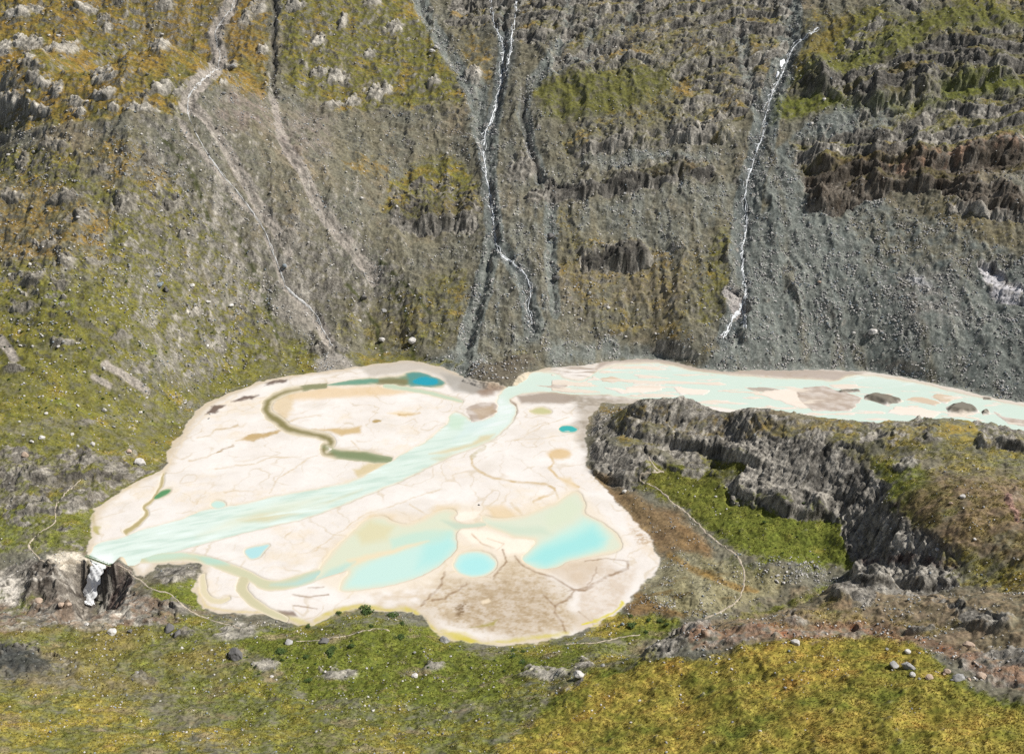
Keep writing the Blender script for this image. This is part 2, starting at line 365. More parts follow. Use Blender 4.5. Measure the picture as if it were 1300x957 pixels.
OUTD = [(85, 255, 42, 12), (30, 210, 13, 13), (17, 254, 26, 9), (159, 264, 32, 18), (217, 260, 32, 15), (105, 281, 22, 14), (44, 358, 28, 13), (86, 339, 22, 11), (125, 334, 26, 11), (78, 363, 22, 9), (30, 391, 26, 9), (61, 312, 28, 9), (152, 429, 28, 6), (81, 435, 28, 6),
  (420, 359, 26, 13), (364, 307, 22, 15), (408, 442, 32, 8), (663, 217, 36, 32), (680, 252, 22, 14), (130, 215, 22, 10), (190, 205, 20, 9), (70, 190, 34, 10), (240, 300, 18, 8), (20, 470, 26, 8), (110, 540, 24, 7), (180, 470, 22, 7), (250, 400, 16, 7)]
tro = np.zeros_like(X); trd = np.zeros_like(X)
for lst, dk in ((OUT, 0), (OUTD, 1)):
    for cx_, cy_, w_, h_ in lst:
        f_ = boxed(U + nC * 4 + nB * 2, V + nC * 3 + nD * 2, [(cx_ - w_ * .5, cy_ - h_ * .5), (cx_ + w_ * .5, cy_ + h_ * .5)], 9,
                   lambda a, b: 1.25 - np.sqrt(((a - cx_ - (b - cy_) * -.5) / (w_ * .55)) ** 2 + ((b - cy_) / (h_ * .62)) ** 2))
        tro = np.maximum(tro, f_)
        if dk: trd = np.maximum(trd, f_)
for cx_, cy_, w_, h_, dk in OUTN:
    f_ = boxed(U + nC * 5 + nB * 3, V + nC * 4 + nD * 2, [(cx_ - w_ * .5, cy_ - h_ * .5), (cx_ + w_ * .5, cy_ + h_ * .5)], 12, lambda a, b: 1.2 - np.sqrt(((a - cx_) / (w_ * .55)) ** 2 + ((b - cy_ - (a - cx_) * (.12 if cx_ < 300 else -.05)) / (h_ * .60)) ** 2))
    tro = np.maximum(tro, f_)
    if dk: trd = np.maximum(trd, f_)
dome = np.clip(tro + .25 * nC, 0, 1) ** .8
tro = sstep(.15, .55, tro + .40 * nC + .2 * nD); trd = sstep(.0, .4, trd)
outc = np.maximum(outc * .8, tro)
rdark = np.where(tro > .1, .12 + .62 * trd, rdark)
rock = np.maximum(rockz, outc) * sstep(0, 2.5, De)
rdark = np.where((r > .05) | (tro > .1), rdark, .40)
# grey scree fields and gullies
SCREE = [([(985, 190), (1030, 160), (1080, 135), (1150, 140), (1110, 175), (1010, 180), (1008, 250), (1060, 272), (1110, 246), (1200, 285), (1310, 335), (1310, 520), (1160, 488), (1060, 474), (890, 474), (925, 415), (960, 300)], 1.0),
 ([(655, 120), (690, 190), (700, 330), (720, 440), (560, 460), (600, 350), (616, 250)], .45),
 ([(740, 250), (930, 215), (945, 260), (880, 330), (760, 310), (720, 290)], .50),
 ([(700, 200), (900, 180), (935, 200), (900, 215), (760, 225)], .55),
 ([(540, 456), (590, 438), (615, 455), (625, 480), (590, 484), (560, 470)], 1.0),
 ([(402, 446), (425, 440), (455, 465), (400, 472)], 1.0),
 ([(690, 430), (760, 430), (860, 445), (900, 465), (780, 462), (690, 466)], .75),
 ([(950, 400), (1100, 440), (1180, 480), (1060, 470), (900, 462)], .7)]
sc = np.zeros_like(X)
for poly, c in SCREE:
    sc = np.maximum(sc, c * P(poly, 14))
GUL = [([(528, -40), (536, 10), (548, 35), (566, 60), (582, 88), (596, 112), (606, 150), (613, 185)], 13, 5, 1.0),
 ([(640, -40), (640, 60), (636, 105), (622, 170), (620, 230), (628, 300), (612, 370), (596, 420), (590, 455)], 6, 15, 1.0),
 ([(628, 300), (650, 340), (668, 370), (678, 420)], 8, 14, .8),
 ([(990, -40), (1004, 20), (1000, 70), (980, 125), (968, 180), (950, 250), (944, 320), (945, 380), (930, 430)], 14, 20, 1.0),
 ([(940, 40), (948, 90), (955, 130), (968, 150)], 9, 9, .9),
 ([(720, -40), (722, 40), (690, 90), (668, 115), (665, 150), (678, 200), (698, 250), (700, 330), (705, 400)], 9, 9, .8),
 ([(760, 20), (740, 70), (700, 95)], 6, 6, .8), ([(820, -20), (790, 40), (745, 75)], 6, 6, .7),
 ([(610, 110), (606, 160), (618, 200)], 12, 10, .8),
 ([(1020, 240), (1000, 330), (990, 430)], 14, 20, .6)]
for pts, w0, w1, c in GUL:
    sc = np.maximum(sc, c * lmask(U + warp1 * 5 + nC * 2, V, pts, w0, 4, w1))
# pale sediment lanes
LANES = [([(306, -30), (290, 16), (272, 40), (274, 58), (281, 75), (271, 92), (246, 112), (236, 130)], 8, 10),
 ([(238, 128), (262, 152), (283, 180), (303, 210), (322, 245), (348, 288), (362, 312)], 6, 8),
 ([(228, 155), (252, 190), (282, 228), (304, 250), (330, 275)], 3, 4),
 ([(338, 298), (352, 334), (364, 368), (389, 388), (406, 408), (420, 440)], 4, 7),
 ([(356, 165), (360, 178), (372, 200), (387, 225), (404, 258), (424, 290), (448, 316), (478, 350)], 6, 9),
 ([(370, 300), (366, 330), (360, 352)], 6, 6), ([(0, 432), (14, 450), (20, 458)], 7, 5), ([(135, 465), (160, 480), (185, 497)], 5, 4), ([(120, 480), (140, 492)], 4, 3),
 ([(346, 120), (352, 150), (358, 180)], 4, 4)]
lane = np.zeros_like(X)
for pts, w0, w1 in LANES:
    lane = np.maximum(lane, lmask(U + nC * 3 + nB * 4, V + nC, pts, w0, 4, w1) * np.clip(.95 + .7 * fbm(X / 9, S / 9, 3, 63), .45, 1))
lilac = P([(290, 120), (330, 115), (345, 160), (300, 165), (270, 150)], 14) * .8
lilac = np.maximum(lilac, P([(350, 135), (420, 145), (420, 200), (380, 210), (350, 180)], 18) * .55)
lilac = np.maximum(lilac, P([(1130, 350), (1200, 340), (1230, 400), (1150, 420)], 20) * .40)
dgul = lmask(U + nC * 2.5 + nB * 3.5, V, [(344, -30), (350, 15), (345, 45), (350, 80), (345, 100), (348, 120)], 3.0, 2.5)
dgul = np.maximum(dgul, .8 * lmask(U + nC * 2, V, [(665, 110), (663, 150), (672, 190), (684, 225)], 3.5, 2.5))

# ------------------------------------------------------------------ water outlines
RIVER = [(118, 712), (116, 690), (150, 684), (180, 671), (221, 662), (246, 652), (264, 645), (287, 643), (315, 638), (348, 629), (394, 622), (448, 611), (481, 593), (503, 581), (535, 563),
    (555, 549), (569, 537), (570, 526), (583, 521), (598, 537), (624, 529), (632, 520), (630, 505), (641, 492), (656, 485), (675, 471), (703, 472), (722, 483), (743, 484), (757, 471), (778, 463), (812, 461),
    (833, 460), (858, 464), (886, 472), (928, 476), (951, 478), (1000, 481), (1035, 481), (1062, 485), (1074, 477), (1104, 475), (1138, 481), (1173, 487), (1201, 495), (1231, 502),
    (1265, 509), (1300, 516), (1480, 552), (1640, 590), (1640, 640), (1480, 590), (1300, 552), (1200, 545), (1100, 545), (1000, 530), (900, 514), (850, 508), (801, 505), (766, 499), (738, 501), (720, 500), (697, 496),
    (665, 498), (647, 505), (645, 509), (654, 515), (657, 523), (650, 534), (637, 549), (626, 558), (600, 569), (578, 576), (546, 591), (514, 608), (482, 621), (440, 639), (380, 660), (337, 669), (294, 680),
    (251, 691), (218, 701), (186, 707), (166, 721), (147, 715)]
def ell(cx, cy, rx, ry, n=20): return [(cx + rx * math.cos(6.2832 * i / n), cy + ry * math.sin(6.2832 * i / n)) for i in range(n)]
def band(pts, w):
    p = smooth_poly([q[:2] for q in pts], 2, False); ws = smooth_poly([[q[2]] if len(q) > 2 else [w] for q in pts], 2, False)[:, 0]
    t = np.gradient(p, axis=0); t /= np.linalg.norm(t, axis=1)[:, None] + 1e-9
    n = np.stack([-t[:, 1], t[:, 0]], 1)
    return [tuple(q) for q in np.concatenate([p + n * ws[:, None], (p - n * ws[:, None])[::-1]])]
OLIVE = band([(415, 489, 3), (385, 492, 3.5), (358, 498, 4.5), (342, 507, 5), (336, 517, 6), (342, 527, 6), (357, 536, 7), (366, 545, 6), (385, 548, 4.5), (404, 552, 5), (420, 557, 6), (419, 565, 6), (409, 569, 6), (414, 574, 6),
              (434, 576, 6), (458, 578, 7), (478, 582, 6), (497, 583, 3)], 5)
FARPOOL = [(405, 490), (440, 483), (460, 480), (492, 478), (509, 477), (520, 471), (536, 472), (553, 479), (566, 485), (563, 492), (546, 491), (514, 490), (481, 487), (440, 489)]
SIDE = band([(176, 710, 4), (208, 706, 6), (240, 706, 5), (265, 711, 5), (285, 719, 6), (315, 729, 6), (330, 740, 7), (350, 744, 6), (372, 738, 7), (395, 732, 7), (410, 724, 4)], 5)
BRANCH = band([(312, 730, 6), (304, 746, 7), (316, 760, 6), (332, 770, 5), (346, 779, 5), (365, 786, 3)], 5)
LOOP = band([(258, 727, 3), (257, 745, 4), (264, 760, 4), (278, 764, 3), (292, 758, 2)], 3)
POND_L = [(395, 738), (413, 708), (445, 676), (467, 656), (486, 653), (499, 663), (519, 666), (542, 656), (557, 646), (583, 647), (572, 660), (590, 666), (600, 664), (622, 660), (622, 667), (596, 669), (578, 672), (581, 691),
          (577, 700), (553, 721), (521, 736), (467, 747), (435, 751), (428, 746), (446, 721), (425, 727), (405, 734)]
POND_R = [(612, 652), (637, 659), (670, 653), (685, 645), (710, 637), (728, 622), (737, 626), (745, 639), (741, 652), (766, 663), (784, 678), (792, 691), (786, 700), (762, 704), (723, 710), (706, 719), (691, 722), (670, 717),
          (661, 708), (672, 698), (685, 684), (654, 682), (637, 674), (612, 666)]
POOL = ell(603, 715, 28, 17)
TEAL = ell(721, 544, 12, 4.6)
GREEN = [(190, 633), (200, 625), (209, 620), (219, 620), (217, 626), (205, 631), (196, 634)]
TRI = [(308, 697), (320, 693), (345, 688), (336, 699), (326, 710), (315, 710)]
TINY = ell(277, 640, 10, 5)
KHAKI = [(667, 523), (680, 517), (690, 515), (703, 523), (693, 527)]
THIN = band([(486, 489, 2.5), (531, 495, 3), (559, 502, 2.5), (588, 509, 2)], 2.5)
SHOREC = band([(208, 600, 1.5), (206, 614, 2), (192, 636, 2), (182, 643, 2.2), (188, 650, 2.2), (177, 663, 3), (158, 676, 3)], 2)
WATERS = {'river': RIVER, 'olive': OLIVE, 'far': FARPOOL, 'side': SIDE, 'branch': BRANCH, 'loop': LOOP, 'pond_l': POND_L, 'pond_r': POND_R, 'pool': POOL, 'teal': TEAL, 'green': GREEN, 'tri': TRI, 'tiny': TINY,
          'khaki': KHAKI, 'thin': THIN, 'shorec': SHOREC}
BARS = [  # sand and gravel bars in the river: polygon, colour key
 ([(591, 522), (600, 513), (621, 510), (632, 513), (630, 524), (611, 534), (598, 536)], 'brown'),
 ([(762, 480), (780, 478), (792, 482), (780, 485), (764, 484)], 'tan'), ([(768, 491), (794, 494), (808, 490), (838, 489), (840, 495), (812, 498), (790, 499)], 'pale'),
 ([(854, 491), (880, 493), (902, 495), (895, 501), (863, 500)], 'pale'), ([(946, 492), (970, 491), (992, 494), (985, 498), (960, 497)], 'grey'),
 ([(962, 500), (985, 494), (1009, 493), (1014, 507), (1030, 520), (1010, 516), (985, 507)], 'pale'),
 ([(1009, 493), (1046, 489), (1062, 494), (1097, 505), (1088, 512), (1081, 522), (1030, 521), (1014, 507)], 'brown'),
 ([(1095, 501), (1111, 499), (1143, 505), (1149, 509), (1125, 514), (1099, 507)], 'mound'), ([(1060, 495), (1090, 493), (1092, 497), (1068, 499)], 'mound'),
 ([(1148, 506), (1172, 503), (1194, 510), (1190, 515), (1165, 510)], 'tan'),
 ([(1200, 518), (1219, 511), (1236, 515), (1243, 523), (1222, 526), (1206, 523)], 'mound'), ([(1245, 521), (1254, 520), (1257, 525), (1247, 526)], 'mound'),
 ([(1126, 524), (1138, 516), (1162, 516), (1194, 523), (1186, 530)], 'pale'), ([(1190, 499), (1215, 503), (1200, 512), (1180, 503)], 'tan'),
 ([(1258, 520), (1277, 529), (1310, 534), (1310, 543), (1280, 537)], 'brown'), ([(1248, 504), (1260, 505), (1258, 508), (1248, 507)], 'mound'),
 ([(680, 489), (700, 489), (712, 484), (722, 489), (712, 496), (700, 492)], 'brown')]
wsd = np.full_like(X, -50.0)
WARP_U = U + fbm(X / 9, Y / 9, 4, 31) * 2.6; WARP_V = V + fbm(X / 9, Y / 9, 4, 32) * 1.5
for kx, poly in WATERS.items():
    poly = smooth_poly(poly, 2) if len(poly) < 60 or kx == 'river' else poly
    WATERS[kx] = poly
    wsd = np.maximum(wsd, boxed(WARP_U, WARP_V, poly, 12, lambda a, b: sdist(a, b, poly), -50))
bar = np.full_like(X, -50.0); bkey = {}
for poly, key in BARS:
    sd = boxed(WARP_U + nC * 3 + nB * 4, WARP_V + nC * 1.2, smooth_poly(poly, 1), 10, lambda a, b: sdist(a, b, poly), -50)
    bar = np.maximum(bar, sd)
    bkey[key] = np.maximum(bkey.get(key, np.full_like(X, -50.0)), sd)
braid = fbm((X + nB * 6) / 34, (Y + .06 * X + nB * 2) / 6.5, 4, 33)
bq = (braid - .26 + .25 * sstep(960, 760, U) + .2 * sstep(470, 500, V) * 0) * 7
bq = np.where((U > 700) & (V < 548) & (wsd > 1.5), bq, -50.0)
bar = np.maximum(bar, bq); bkey['pale'] = np.maximum(bkey['pale'], bq)
inside = 1 - sstep(-1, 1.5, De)
Z = Z0.copy()
# valley floor: low swells, water hollows below z=0, bars above
zf = .22 + .10 * nB + .05 * nC
zf = np.where(wsd > -3, zf - .45 * sstep(-2.0, 1.6, wsd) - .9 * sstep(1, 9, wsd), zf)
zf = np.where(bar > -2.5, np.maximum(zf, -.6 + .85 * sstep(-2.5, 1.2, bar)), zf)
for key in ('mound',):
    zf = zf + 2.6 * sstep(0, 4, bkey[key])
Z = np.where(De <= 0, zf, Z0 + (zf - .25) * (1 - land))
# lobe of moraine at the river bend
LOBE = [(587, 484), (613, 462), (632, 459), (647, 452), (684, 453), (684, 462), (667, 474), (647, 490), (619, 490)]
lobe = P(LOBE, 5)
Z = Z + 3.0 * lobe * (De > -6)

# ------------------------------------------------------------------ relief detail
farw = sstep(560, 680, Y)
hill = land * sstep(2, 30, De)
Z = Z + hill * (nA * 4.5 * (.35 + .65 * farw) + nB * 1.7 * (.45 + .55 * farw))
Z = Z + hill * nC * .42 + hill * nD * .10
Z = Z + hill * farw * (streak2 * 1.1 + streak * .3) * (1 - rock * .5)
rib = ridged((X + warp1 * 12 + S * .06) / 52, (S + warp2 * 20) / 240, 3, 48, .55); run = ridged((X + warp1 * 5 + nB * 1.5) / 15, S / 110, 3, 49, .5)
Z = Z + hill * farw * (1 - .6 * rockz) * ((rib - .45) * 7.5 + (run - .45) * 1.3 * (1 - .4 * np.clip(sc, 0, 1)))
for pts, w0, w1, c in GUL:
    Z = Z - 4.0 * c * hill * lmask(U + warp1 * 5 + nC * 2, V, pts, w0 * .35, w0 * .9, w1 * .35)
terr = fbm((X + nB * 8) / 24, (S + warp1 * 7) / 5.5, 4, 45)
Z = Z + hill * farw * (1 - .7 * np.clip(sc, 0, 1)) * (terr * 1.6 + nC * .5 + nD * .22)
lefth = pmask(U, V, [(-200, 170), (230, 170), (300, 320), (400, 440), (380, 480), (200, 600), (-200, 720)], 25)
Z = Z + hill * lefth * (fbm(X / 11, S / 11, 4, 41) * 1.5 + ridged(X / 26, S / 14, 3, 42) * 2.0)
# the dark ledge and other hand-placed steps
_pu = np.arange(-250, 1600, 3.0); _pn = fbm(_pu / 40, _pu * 0 + 3.3, 4, 5)
FACE = np.zeros_like(X)
def step(pts, h, back):
    """raise the ground behind (above) a traced line, fading back up the slope: a small cliff"""
    def fn(a, b):
        d, t = ldist(a, b, pts)
        p = np.asarray(pts, float)
        vy = np.interp(a, p[:, 0], p[:, 1])
        up = vy - b
        fade = sstep(0, .12, t) * (1 - sstep(.88, 1, t))
        return sstep(-1.5 - h * .25, 1.5 + h * .25, up) * (1 - sstep(back * .25, back, up)) * h * fade * np.clip(.75 + 1.1 * np.interp(a, _pu, _pn), .12, 1.6)
    def face(a, b):
        d, t = ldist(a, b, pts)
        return sstep(9, 3, d) * sstep(0, .08, t) * (1 - sstep(.92, 1, t))
    global FACE
    wu, wv = U + nC * 4 + nB * 6, V + nB * 6 + nC * 3 + nD * 1.2
    FACE = np.maximum(FACE, boxed(wu, wv + h * .35, list(pts), 12, face) * min(1, h / 5))
    q = list(pts) + [(pts[0][0], min(p[1] for p in pts) - back)]
    return boxed(wu, wv, q, 4, fn)
for pts, h, back in [([(738, 350), (770, 346), (800, 341), (830, 333)], 11, 45), ([(678, 250), (710, 252), (750, 245), (800, 240), (860, 226), (906, 226)], 8, 40),
                     ([(1000, 120), (1040, 120), (1070, 134), (1110, 140), (1170, 122), (1220, 108), (1300, 100)], 12, 60),
                     ([(1012, 214), (1060, 218), (1130, 212), (1240, 204), (1310, 190)], 9, 45), ([(1010, 262), (1060, 272), (1100, 248), (1150, 236), (1230, 250), (1310, 255)], 9, 40),
                     ([(1195, 272), (1250, 275), (1310, 275)], 7, 30), ([(720, 200), (790, 186), (860, 184), (940, 176)], 9, 50), ([(490, 288), (550, 292), (612, 288)], 9, 60),
                     ([(400, 444), (425, 440), (445, 446)], 3, 18)]:
    Z = Z + step(pts, h, back)
# sheer front of the bluff and its knobs
for pts, h, back in [([(785, 549), (850, 564), (920, 582), (985, 594)], 6, 30), ([(925, 626), (1000, 653), (1072, 664)], 6, 40), ([(744, 596), (770, 612), (800, 616), (835, 596)], 5, 30),
                     ([(1070, 735), (1090, 742), (1150, 750), (1225, 742)], 5, 35), ([(825, 578), (868, 606), (910, 600)], 3, 20), ([(1236, 566), (1310, 576)], 6, 25),
                     ([(812, 838), (845, 830), (880, 812), (905, 800)], 2.5, 22), ([(1060, 768), (1100, 768), (1112, 760)], 2.5, 22), ([(1195, 792), (1240, 798), (1290, 797)], 2.0, 16),
                     ([(0, 665), (60, 652), (130, 640)], 4, 26), ([(20, 610), (90, 610), (170, 605)], 4, 26), ([(100, 592), (150, 584), (180, 575)], 3, 22),
                     ([(0, 846), (50, 850), (110, 856)], 2, 20), ([(150, 790), (200, 792), (226, 788)], 2, 20)]:
    Z = Z + step(pts, h, back)
rock = np.maximum(rock, sstep(.2, .7, FACE + .25 * nC) * sstep(1, 4, De)); rockz = np.maximum(rockz, sstep(.2, .7, FACE + .25 * nC) * .8)
# rock: ribs, blocks and ledges
big = np.where(farw > .5, 1.0, .50)
rr = ridged((X + warp1 * 14) / 44, (S + warp2 * 14) / 60, 2, 51, .4)
def terraces(L, dip, wob, k0, k1):
    q = (Z0 - dip * X + wob) / L
    f = np.floor(q)
    return (f + sstep(k0, k1, q - f) - q) * L
jn = fbm((X + .2 * S) / 16, S / 20, 4, 54); lw = fbm(X / 80, S / 80, 2, 55) * 16 + fbm(X / 30, S / 40, 2, 56) * 2.5
ledge = terraces(15.0, .16, hor * 1.2 + jn * .8 + lw, .50, .90) * farw + terraces(5.2, .16, hor * .8 + jn * .6 + lw * .8, .45, .85) * (.35 + .45 * farw) + terraces(1.9, .1, jn * .5 + nC * .2 + lw * .6, .4, .85) * .7
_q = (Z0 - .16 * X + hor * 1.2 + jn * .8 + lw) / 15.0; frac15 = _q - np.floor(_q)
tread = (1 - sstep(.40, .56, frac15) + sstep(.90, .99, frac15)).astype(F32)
rk = sstep(0, 1, rock) * sstep(1, 8, De)
kx = np.nonzero((rock > .01) & (De > 0))[0]
xx, yy, w1_, w2_ = X[kx], S[kx], warp1[kx], warp2[kx]
bk = np.where(farw[kx] > .5, 1.0, .62).astype(F32)
px_ = (xx * .88 - yy * .47 + w1_ * 7 + nC[kx] * .6) / bk; py_ = (yy * .88 + xx * .47 + w2_ * 9 + nC[kx] * .6) / bk
rel = np.zeros_like(X); crack = np.ones_like(X)
l1, t1, e1 = cells(px_ / 15, py_ / 38, 1); l2, t2, e2 = cells(px_ / 6.0, py_ / 15, 2); l3, t3, e3 = cells(px_ / 2.6, py_ / 5.5, 3)
a1, a2, a3 = sstep(0, .34, e1), sstep(0, .38, e2), sstep(0, .4, e3)
rel[kx] = (((l1 + .5) * 4.6 + t1 * 4.0 - 1.8) * a1 + ((l2 + .4) * 2.2 + t2 * 2.2 - .6) * a2 + ((l3 + .4) * .7 + t3 * .7) * a3) * bk * np.where(farw[kx] > .5, .58, .52)
blk = np.zeros_like(X); blk[kx] = l1 * .55 + l2 * .75 + l3 * .35
crack[kx] = np.minimum(e1 * 2.4, e2 * 1.8)
rel = rel - .6 * big * sstep(.14, 0, crack)
Z = Z + rockz * sstep(1, 10, De) * ((rr - .45) * np.where(farw > .5, 1.2, 2.5) + ledge * np.where(farw > .5, .42, .55))
DN = rockz * sstep(1, 10, De) * (rel + (rr - .45) * 1.5 * big) + (rk - rk * rockz) * rel * np.where(farw > .5, .8, .5) + rk * nD * .15      # pushed out along the slope's normal
Z = Z + outc * (1 - rockz) * sstep(1, 8, De) * (.4 + nC * .5)
Z = Z + dome * (1 - rockz) * sstep(1, 8, De) * np.where(farw > .5, 3.2, 1.7)
# knobs at the outlet, and the gorge below it
G1 = np.array(at_z(126, 717, -.5)); _c = -G1 / np.hypot(*G1); G2 = G1 + _c * 9.5 + np.array([-8.0, 0]); _d = -G2 / np.hypot(*G2); G3 = G2 + _d * 25; G0 = np.array(at_z(129, 704, 0)); G4 = G2 + _d * 38 + np.array([-12, 0])
GPATH = [G0, G1, G2, G3, G4]; GL = np.hypot(*np.diff(np.array(GPATH), axis=0).T).cumsum()
_gd, _gt = boxed(X, Y, GPATH, 30, lambda a, b: ldist(a, b, GPATH)[0], 99), boxed(X, Y, GPATH, 30, lambda a, b: ldist(a, b, GPATH)[1] * GL[-1])
_gs = _gt - GL[0]
_gl = np.concatenate([[0], GL]); _side = X - np.interp(_gt, _gl, [p[0] for p in GPATH])
gorge = (1 - sstep(4.6, 7.6, _gd + nC * .8)) * (_gd < 20)
lm = pmask(U, V, [(40, 716), (112, 708), (114, 770), (60, 776), (30, 770)], 5)
rm = pmask(U, V, [(134, 716), (146, 706), (156, 709), (166, 722), (168, 745), (150, 762), (126, 765), (128, 740)], 4)
Z = Z + (lm * (2.0 + 2.2 * nC + 1.6 * nB) + rm * (1.2 + 1.5 * nC)) * sstep(0, 3, De) * (1 - gorge)
Z = Z + boxed(U, V, [(140, 700), (160, 720)], 12, lambda a, b: 2.4 * np.exp(-(((a - 154) / 6) ** 2 + ((b - 712) / 7) ** 2)))
_gz = np.interp(_gs, [-20, 0, 1, 3, 11.5, 22, 34, 46], [-.5, -.6, -1.8, -4.6, -16.5, -17.5, -13, -6])
Z = np.where(_gd < 28, np.minimum(Z, np.where(_gs < -.5, 99, _gz + np.maximum(0, _gd - 4.6 + nC * 2.2 + nB * 2.0) * np.where(_side > 0, 1.05, 1.6))), Z)
Z = np.where(gorge > .02, Z * (1 - gorge) + gorge * np.minimum(Z, _gz), Z)
# streams cut slightly into the slope
STREAMS = {
 'a': [(656, -30), (656, 0), (653, 30), (648, 47), (650, 61), (645, 81), (636, 105), (630, 132), (625, 152), (614, 173), (614, 203), (619, 233), (625, 264), (627, 290), (630, 317), (640, 328), (650, 334), (667, 347), (671, 361), (675, 368), (670, 388), (675, 412)],
 'a2': [(622, -30), (623, 0), (626, 30), (636, 51), (640, 61), (638, 80), (636, 104)],
 'b': [(1040, 36), (1029, 44), (1012, 56), (1005, 64), (999, 80), (992, 98), (978, 122), (972, 146), (970, 169), (960, 193), (953, 217), (946, 237), (946, 264), (948, 290), (941, 317), (943, 348), (948, 371), (941, 392), (929, 408), (918, 430)],
 'b2': [(947, 372), (944, 395), (947, 418)],
 'c': [(304, -20), (296, 10), (285, 22), (272, 40), (276, 60), (281, 75), (271, 92), (246, 112), (236, 130), (242, 158), (262, 195), (284, 225), (304, 248), (322, 272), (338, 298), (345, 318), (352, 334), (358, 352), (364, 368), (378, 380), (389, 388), (400, 398), (406, 408), (410, 420), (423, 441)],
}
for pts in STREAMS.values():
    Z = Z - 1.0 * lmask(U, V, pts, 3, 3) * hill
for pts, w0, w1 in LANES[:2] + LANES[3:5]:
    Z = Z - 1.3 * lmask(U + nC * 2, V, pts, w0, 4, w1) * hill
Z = Z - 3.5 * dgul * hill
crest = lmask(U, V, [(-200, 176), (0, 171), (60, 164), (150, 155), (222, 150)], 5, 6) + lmask(U, V, [(385, 132), (430, 144), (540, 138), (592, 142)], 4, 6) * .7
Z = Z + 2.2 * crest * hill
near_h = hill * (1 - farw) * (V > 560) * (1 - rockz * .7)
Z = Z + near_h * (fbm(X / 13, Y / 13, 4, 43) * 2.1 + fbm(X / 32, Y / 28, 3, 47) * 2.2 + np.abs(fbm(X / 7, Y / 7, 3, 44)) * 1.1 + nD * .25 + fbm(X / 1.5, Y / 1.5, 2, 46) * .16)
_gyc, _gxc = np.gradient(COARSE, 4.0)
bgx = bilin(_gxc, X, Y).astype(F32) * land; bgy = bilin(_gyc, X, Y).astype(F32) * land
_n = np.sqrt(1 + bgx ** 2 + bgy ** 2)
DN = np.clip(DN, -7, 7).astype(F32)
XD = X - bgx / _n * DN; YD = Y - bgy / _n * DN; ZD = (Z + DN / _n).astype(F32)
Z = (Z + DN * np.minimum(_n, 1.6)).astype(F32)
_zg = Z.reshape(NR, NB); _dx = (RB[1] - RB[0]) * (0.8 * RY + 200)
SX = np.gradient(_zg, axis=1) / _dx[:, None]
SY = np.gradient(_zg, axis=0) / np.gradient(RY)[:, None] - SX * RB[None] * .8
SLOPE = np.hypot(SX, SY).ravel().astype(F32)
print('relief', time.time() - T0)

ZG = Z.reshape(NR, NB)
def ground(x, y):
    """height of the finished ground"""
    x = np.asarray(x, float); y = np.asarray(y, float)
    b = (x / (0.8 * y + 200) - RB[0]) / (RB[1] - RB[0]); b = np.clip(b, 0, NB - 1.001)
    i = np.clip(np.searchsorted(RY, y) - 1, 0, NR - 2); f = np.clip((y - RY[i]) / (RY[i + 1] - RY[i]), 0, 1)
    j = b.astype(int); a = b - j
    return (ZG[i, j] * (1 - a) + ZG[i, j + 1] * a) * (1 - f) + (ZG[i + 1, j] * (1 - a) + ZG[i + 1, j + 1] * a) * f
def pick(u, v):
    """where the sight line through a photo point first meets the ground"""
    u = np.atleast_1d(np.asarray(u, float)); v = np.atleast_1d(np.asarray(v, float))
    dx, dy, dz = ray(u, v)
    ys = np.arange(200, 1238, .7)
    res = []
    for a, b, c in zip(dx, dy, dz):
        xs = ys * a / b; zs = CAMZ + ys * c / b
        h = ground(xs, ys)
        k = np.nonzero(h >= zs)[0]
        i = k[0] if len(k) else len(ys) - 1
        res.append((xs[i], ys[i], h[i]))
    return np.array(res)
exec_after = []

# ------------------------------------------------------------------ colours of the ground itself
def lin(c):
    c = np.asarray(c, float) / 255
    return np.where(c <= .04045, c / 12.92, ((c + .055) / 1.055) ** 2.4).astype(F32)
def A(rr_, gg_, bb_, E=1.0): return np.minimum(lin((rr_, gg_, bb_)) / E, .86)
EF, EW, EN = 1.50, 1.18, 1.29
C = np.zeros((len(X), 3), F32)
def mix(c, m):
    global C
    m = np.clip(m, 0, 1)[:, None]
    C = C * (1 - m) + np.asarray(c, F32) * m
def mixv(a, b, t):
    t = np.clip(t, 0, 1)[:, None]
    return np.asarray(a, F32) * (1 - t) + np.asarray(b, F32) * t
nE = fbm(X / 90, S / 90, 3, 61); nF = fbm(X / 28, S / 28, 4, 62); nG = fbm(X / 9, S / 9, 3, 63); nH = fbm(X / 3.2, S / 3.2, 3, 64)
fine = fbm(X / 1.4, S / 1.4, 2, 65)
# earth and scree
C[:] = mixv(A(112, 106, 86, EW), A(104, 104, 94, EW), .5 + nF * .7)
mix(A(136, 122, 98, EW), .6 * sstep(.0, .6, nE + .5 * nG)); mix(A(90, 82, 66, EW), .5 * sstep(.15, .6, nB + .6 * nH)); mix(A(142, 136, 120, EW), .25 * sstep(.35, .6, nG * .6 + nH * .7))
scn = np.clip(sc * (1.0 + .35 * streak + .25 * nF), 0, 1)
screecol = mixv(A(92, 98, 94, EW), A(130, 132, 123, EW), .5 + .75 * streak + .35 * nG)
screecol = screecol * (1 + .22 * streak2 + .14 * nH + .12 * (run - .45))[:, None]
mix(screecol, sstep(.25, .75, scn + .15 * nG))
mix(A(114, 106, 84, EW), .6 * sstep(.1, .6, streak2 + .45 * nF + .2 * nG) * (scn > .2)); mix(A(116, 106, 78, EW), .55 * P([(1080, 270), (1160, 255), (1310, 262), (1310, 335), (1210, 340), (1120, 330)], 18) * sstep(-.5, .3, nG)); mix(A(138, 140, 134, EW), .5 * (scn > .3) * sstep(.35, .7, streak + .35 * nG))
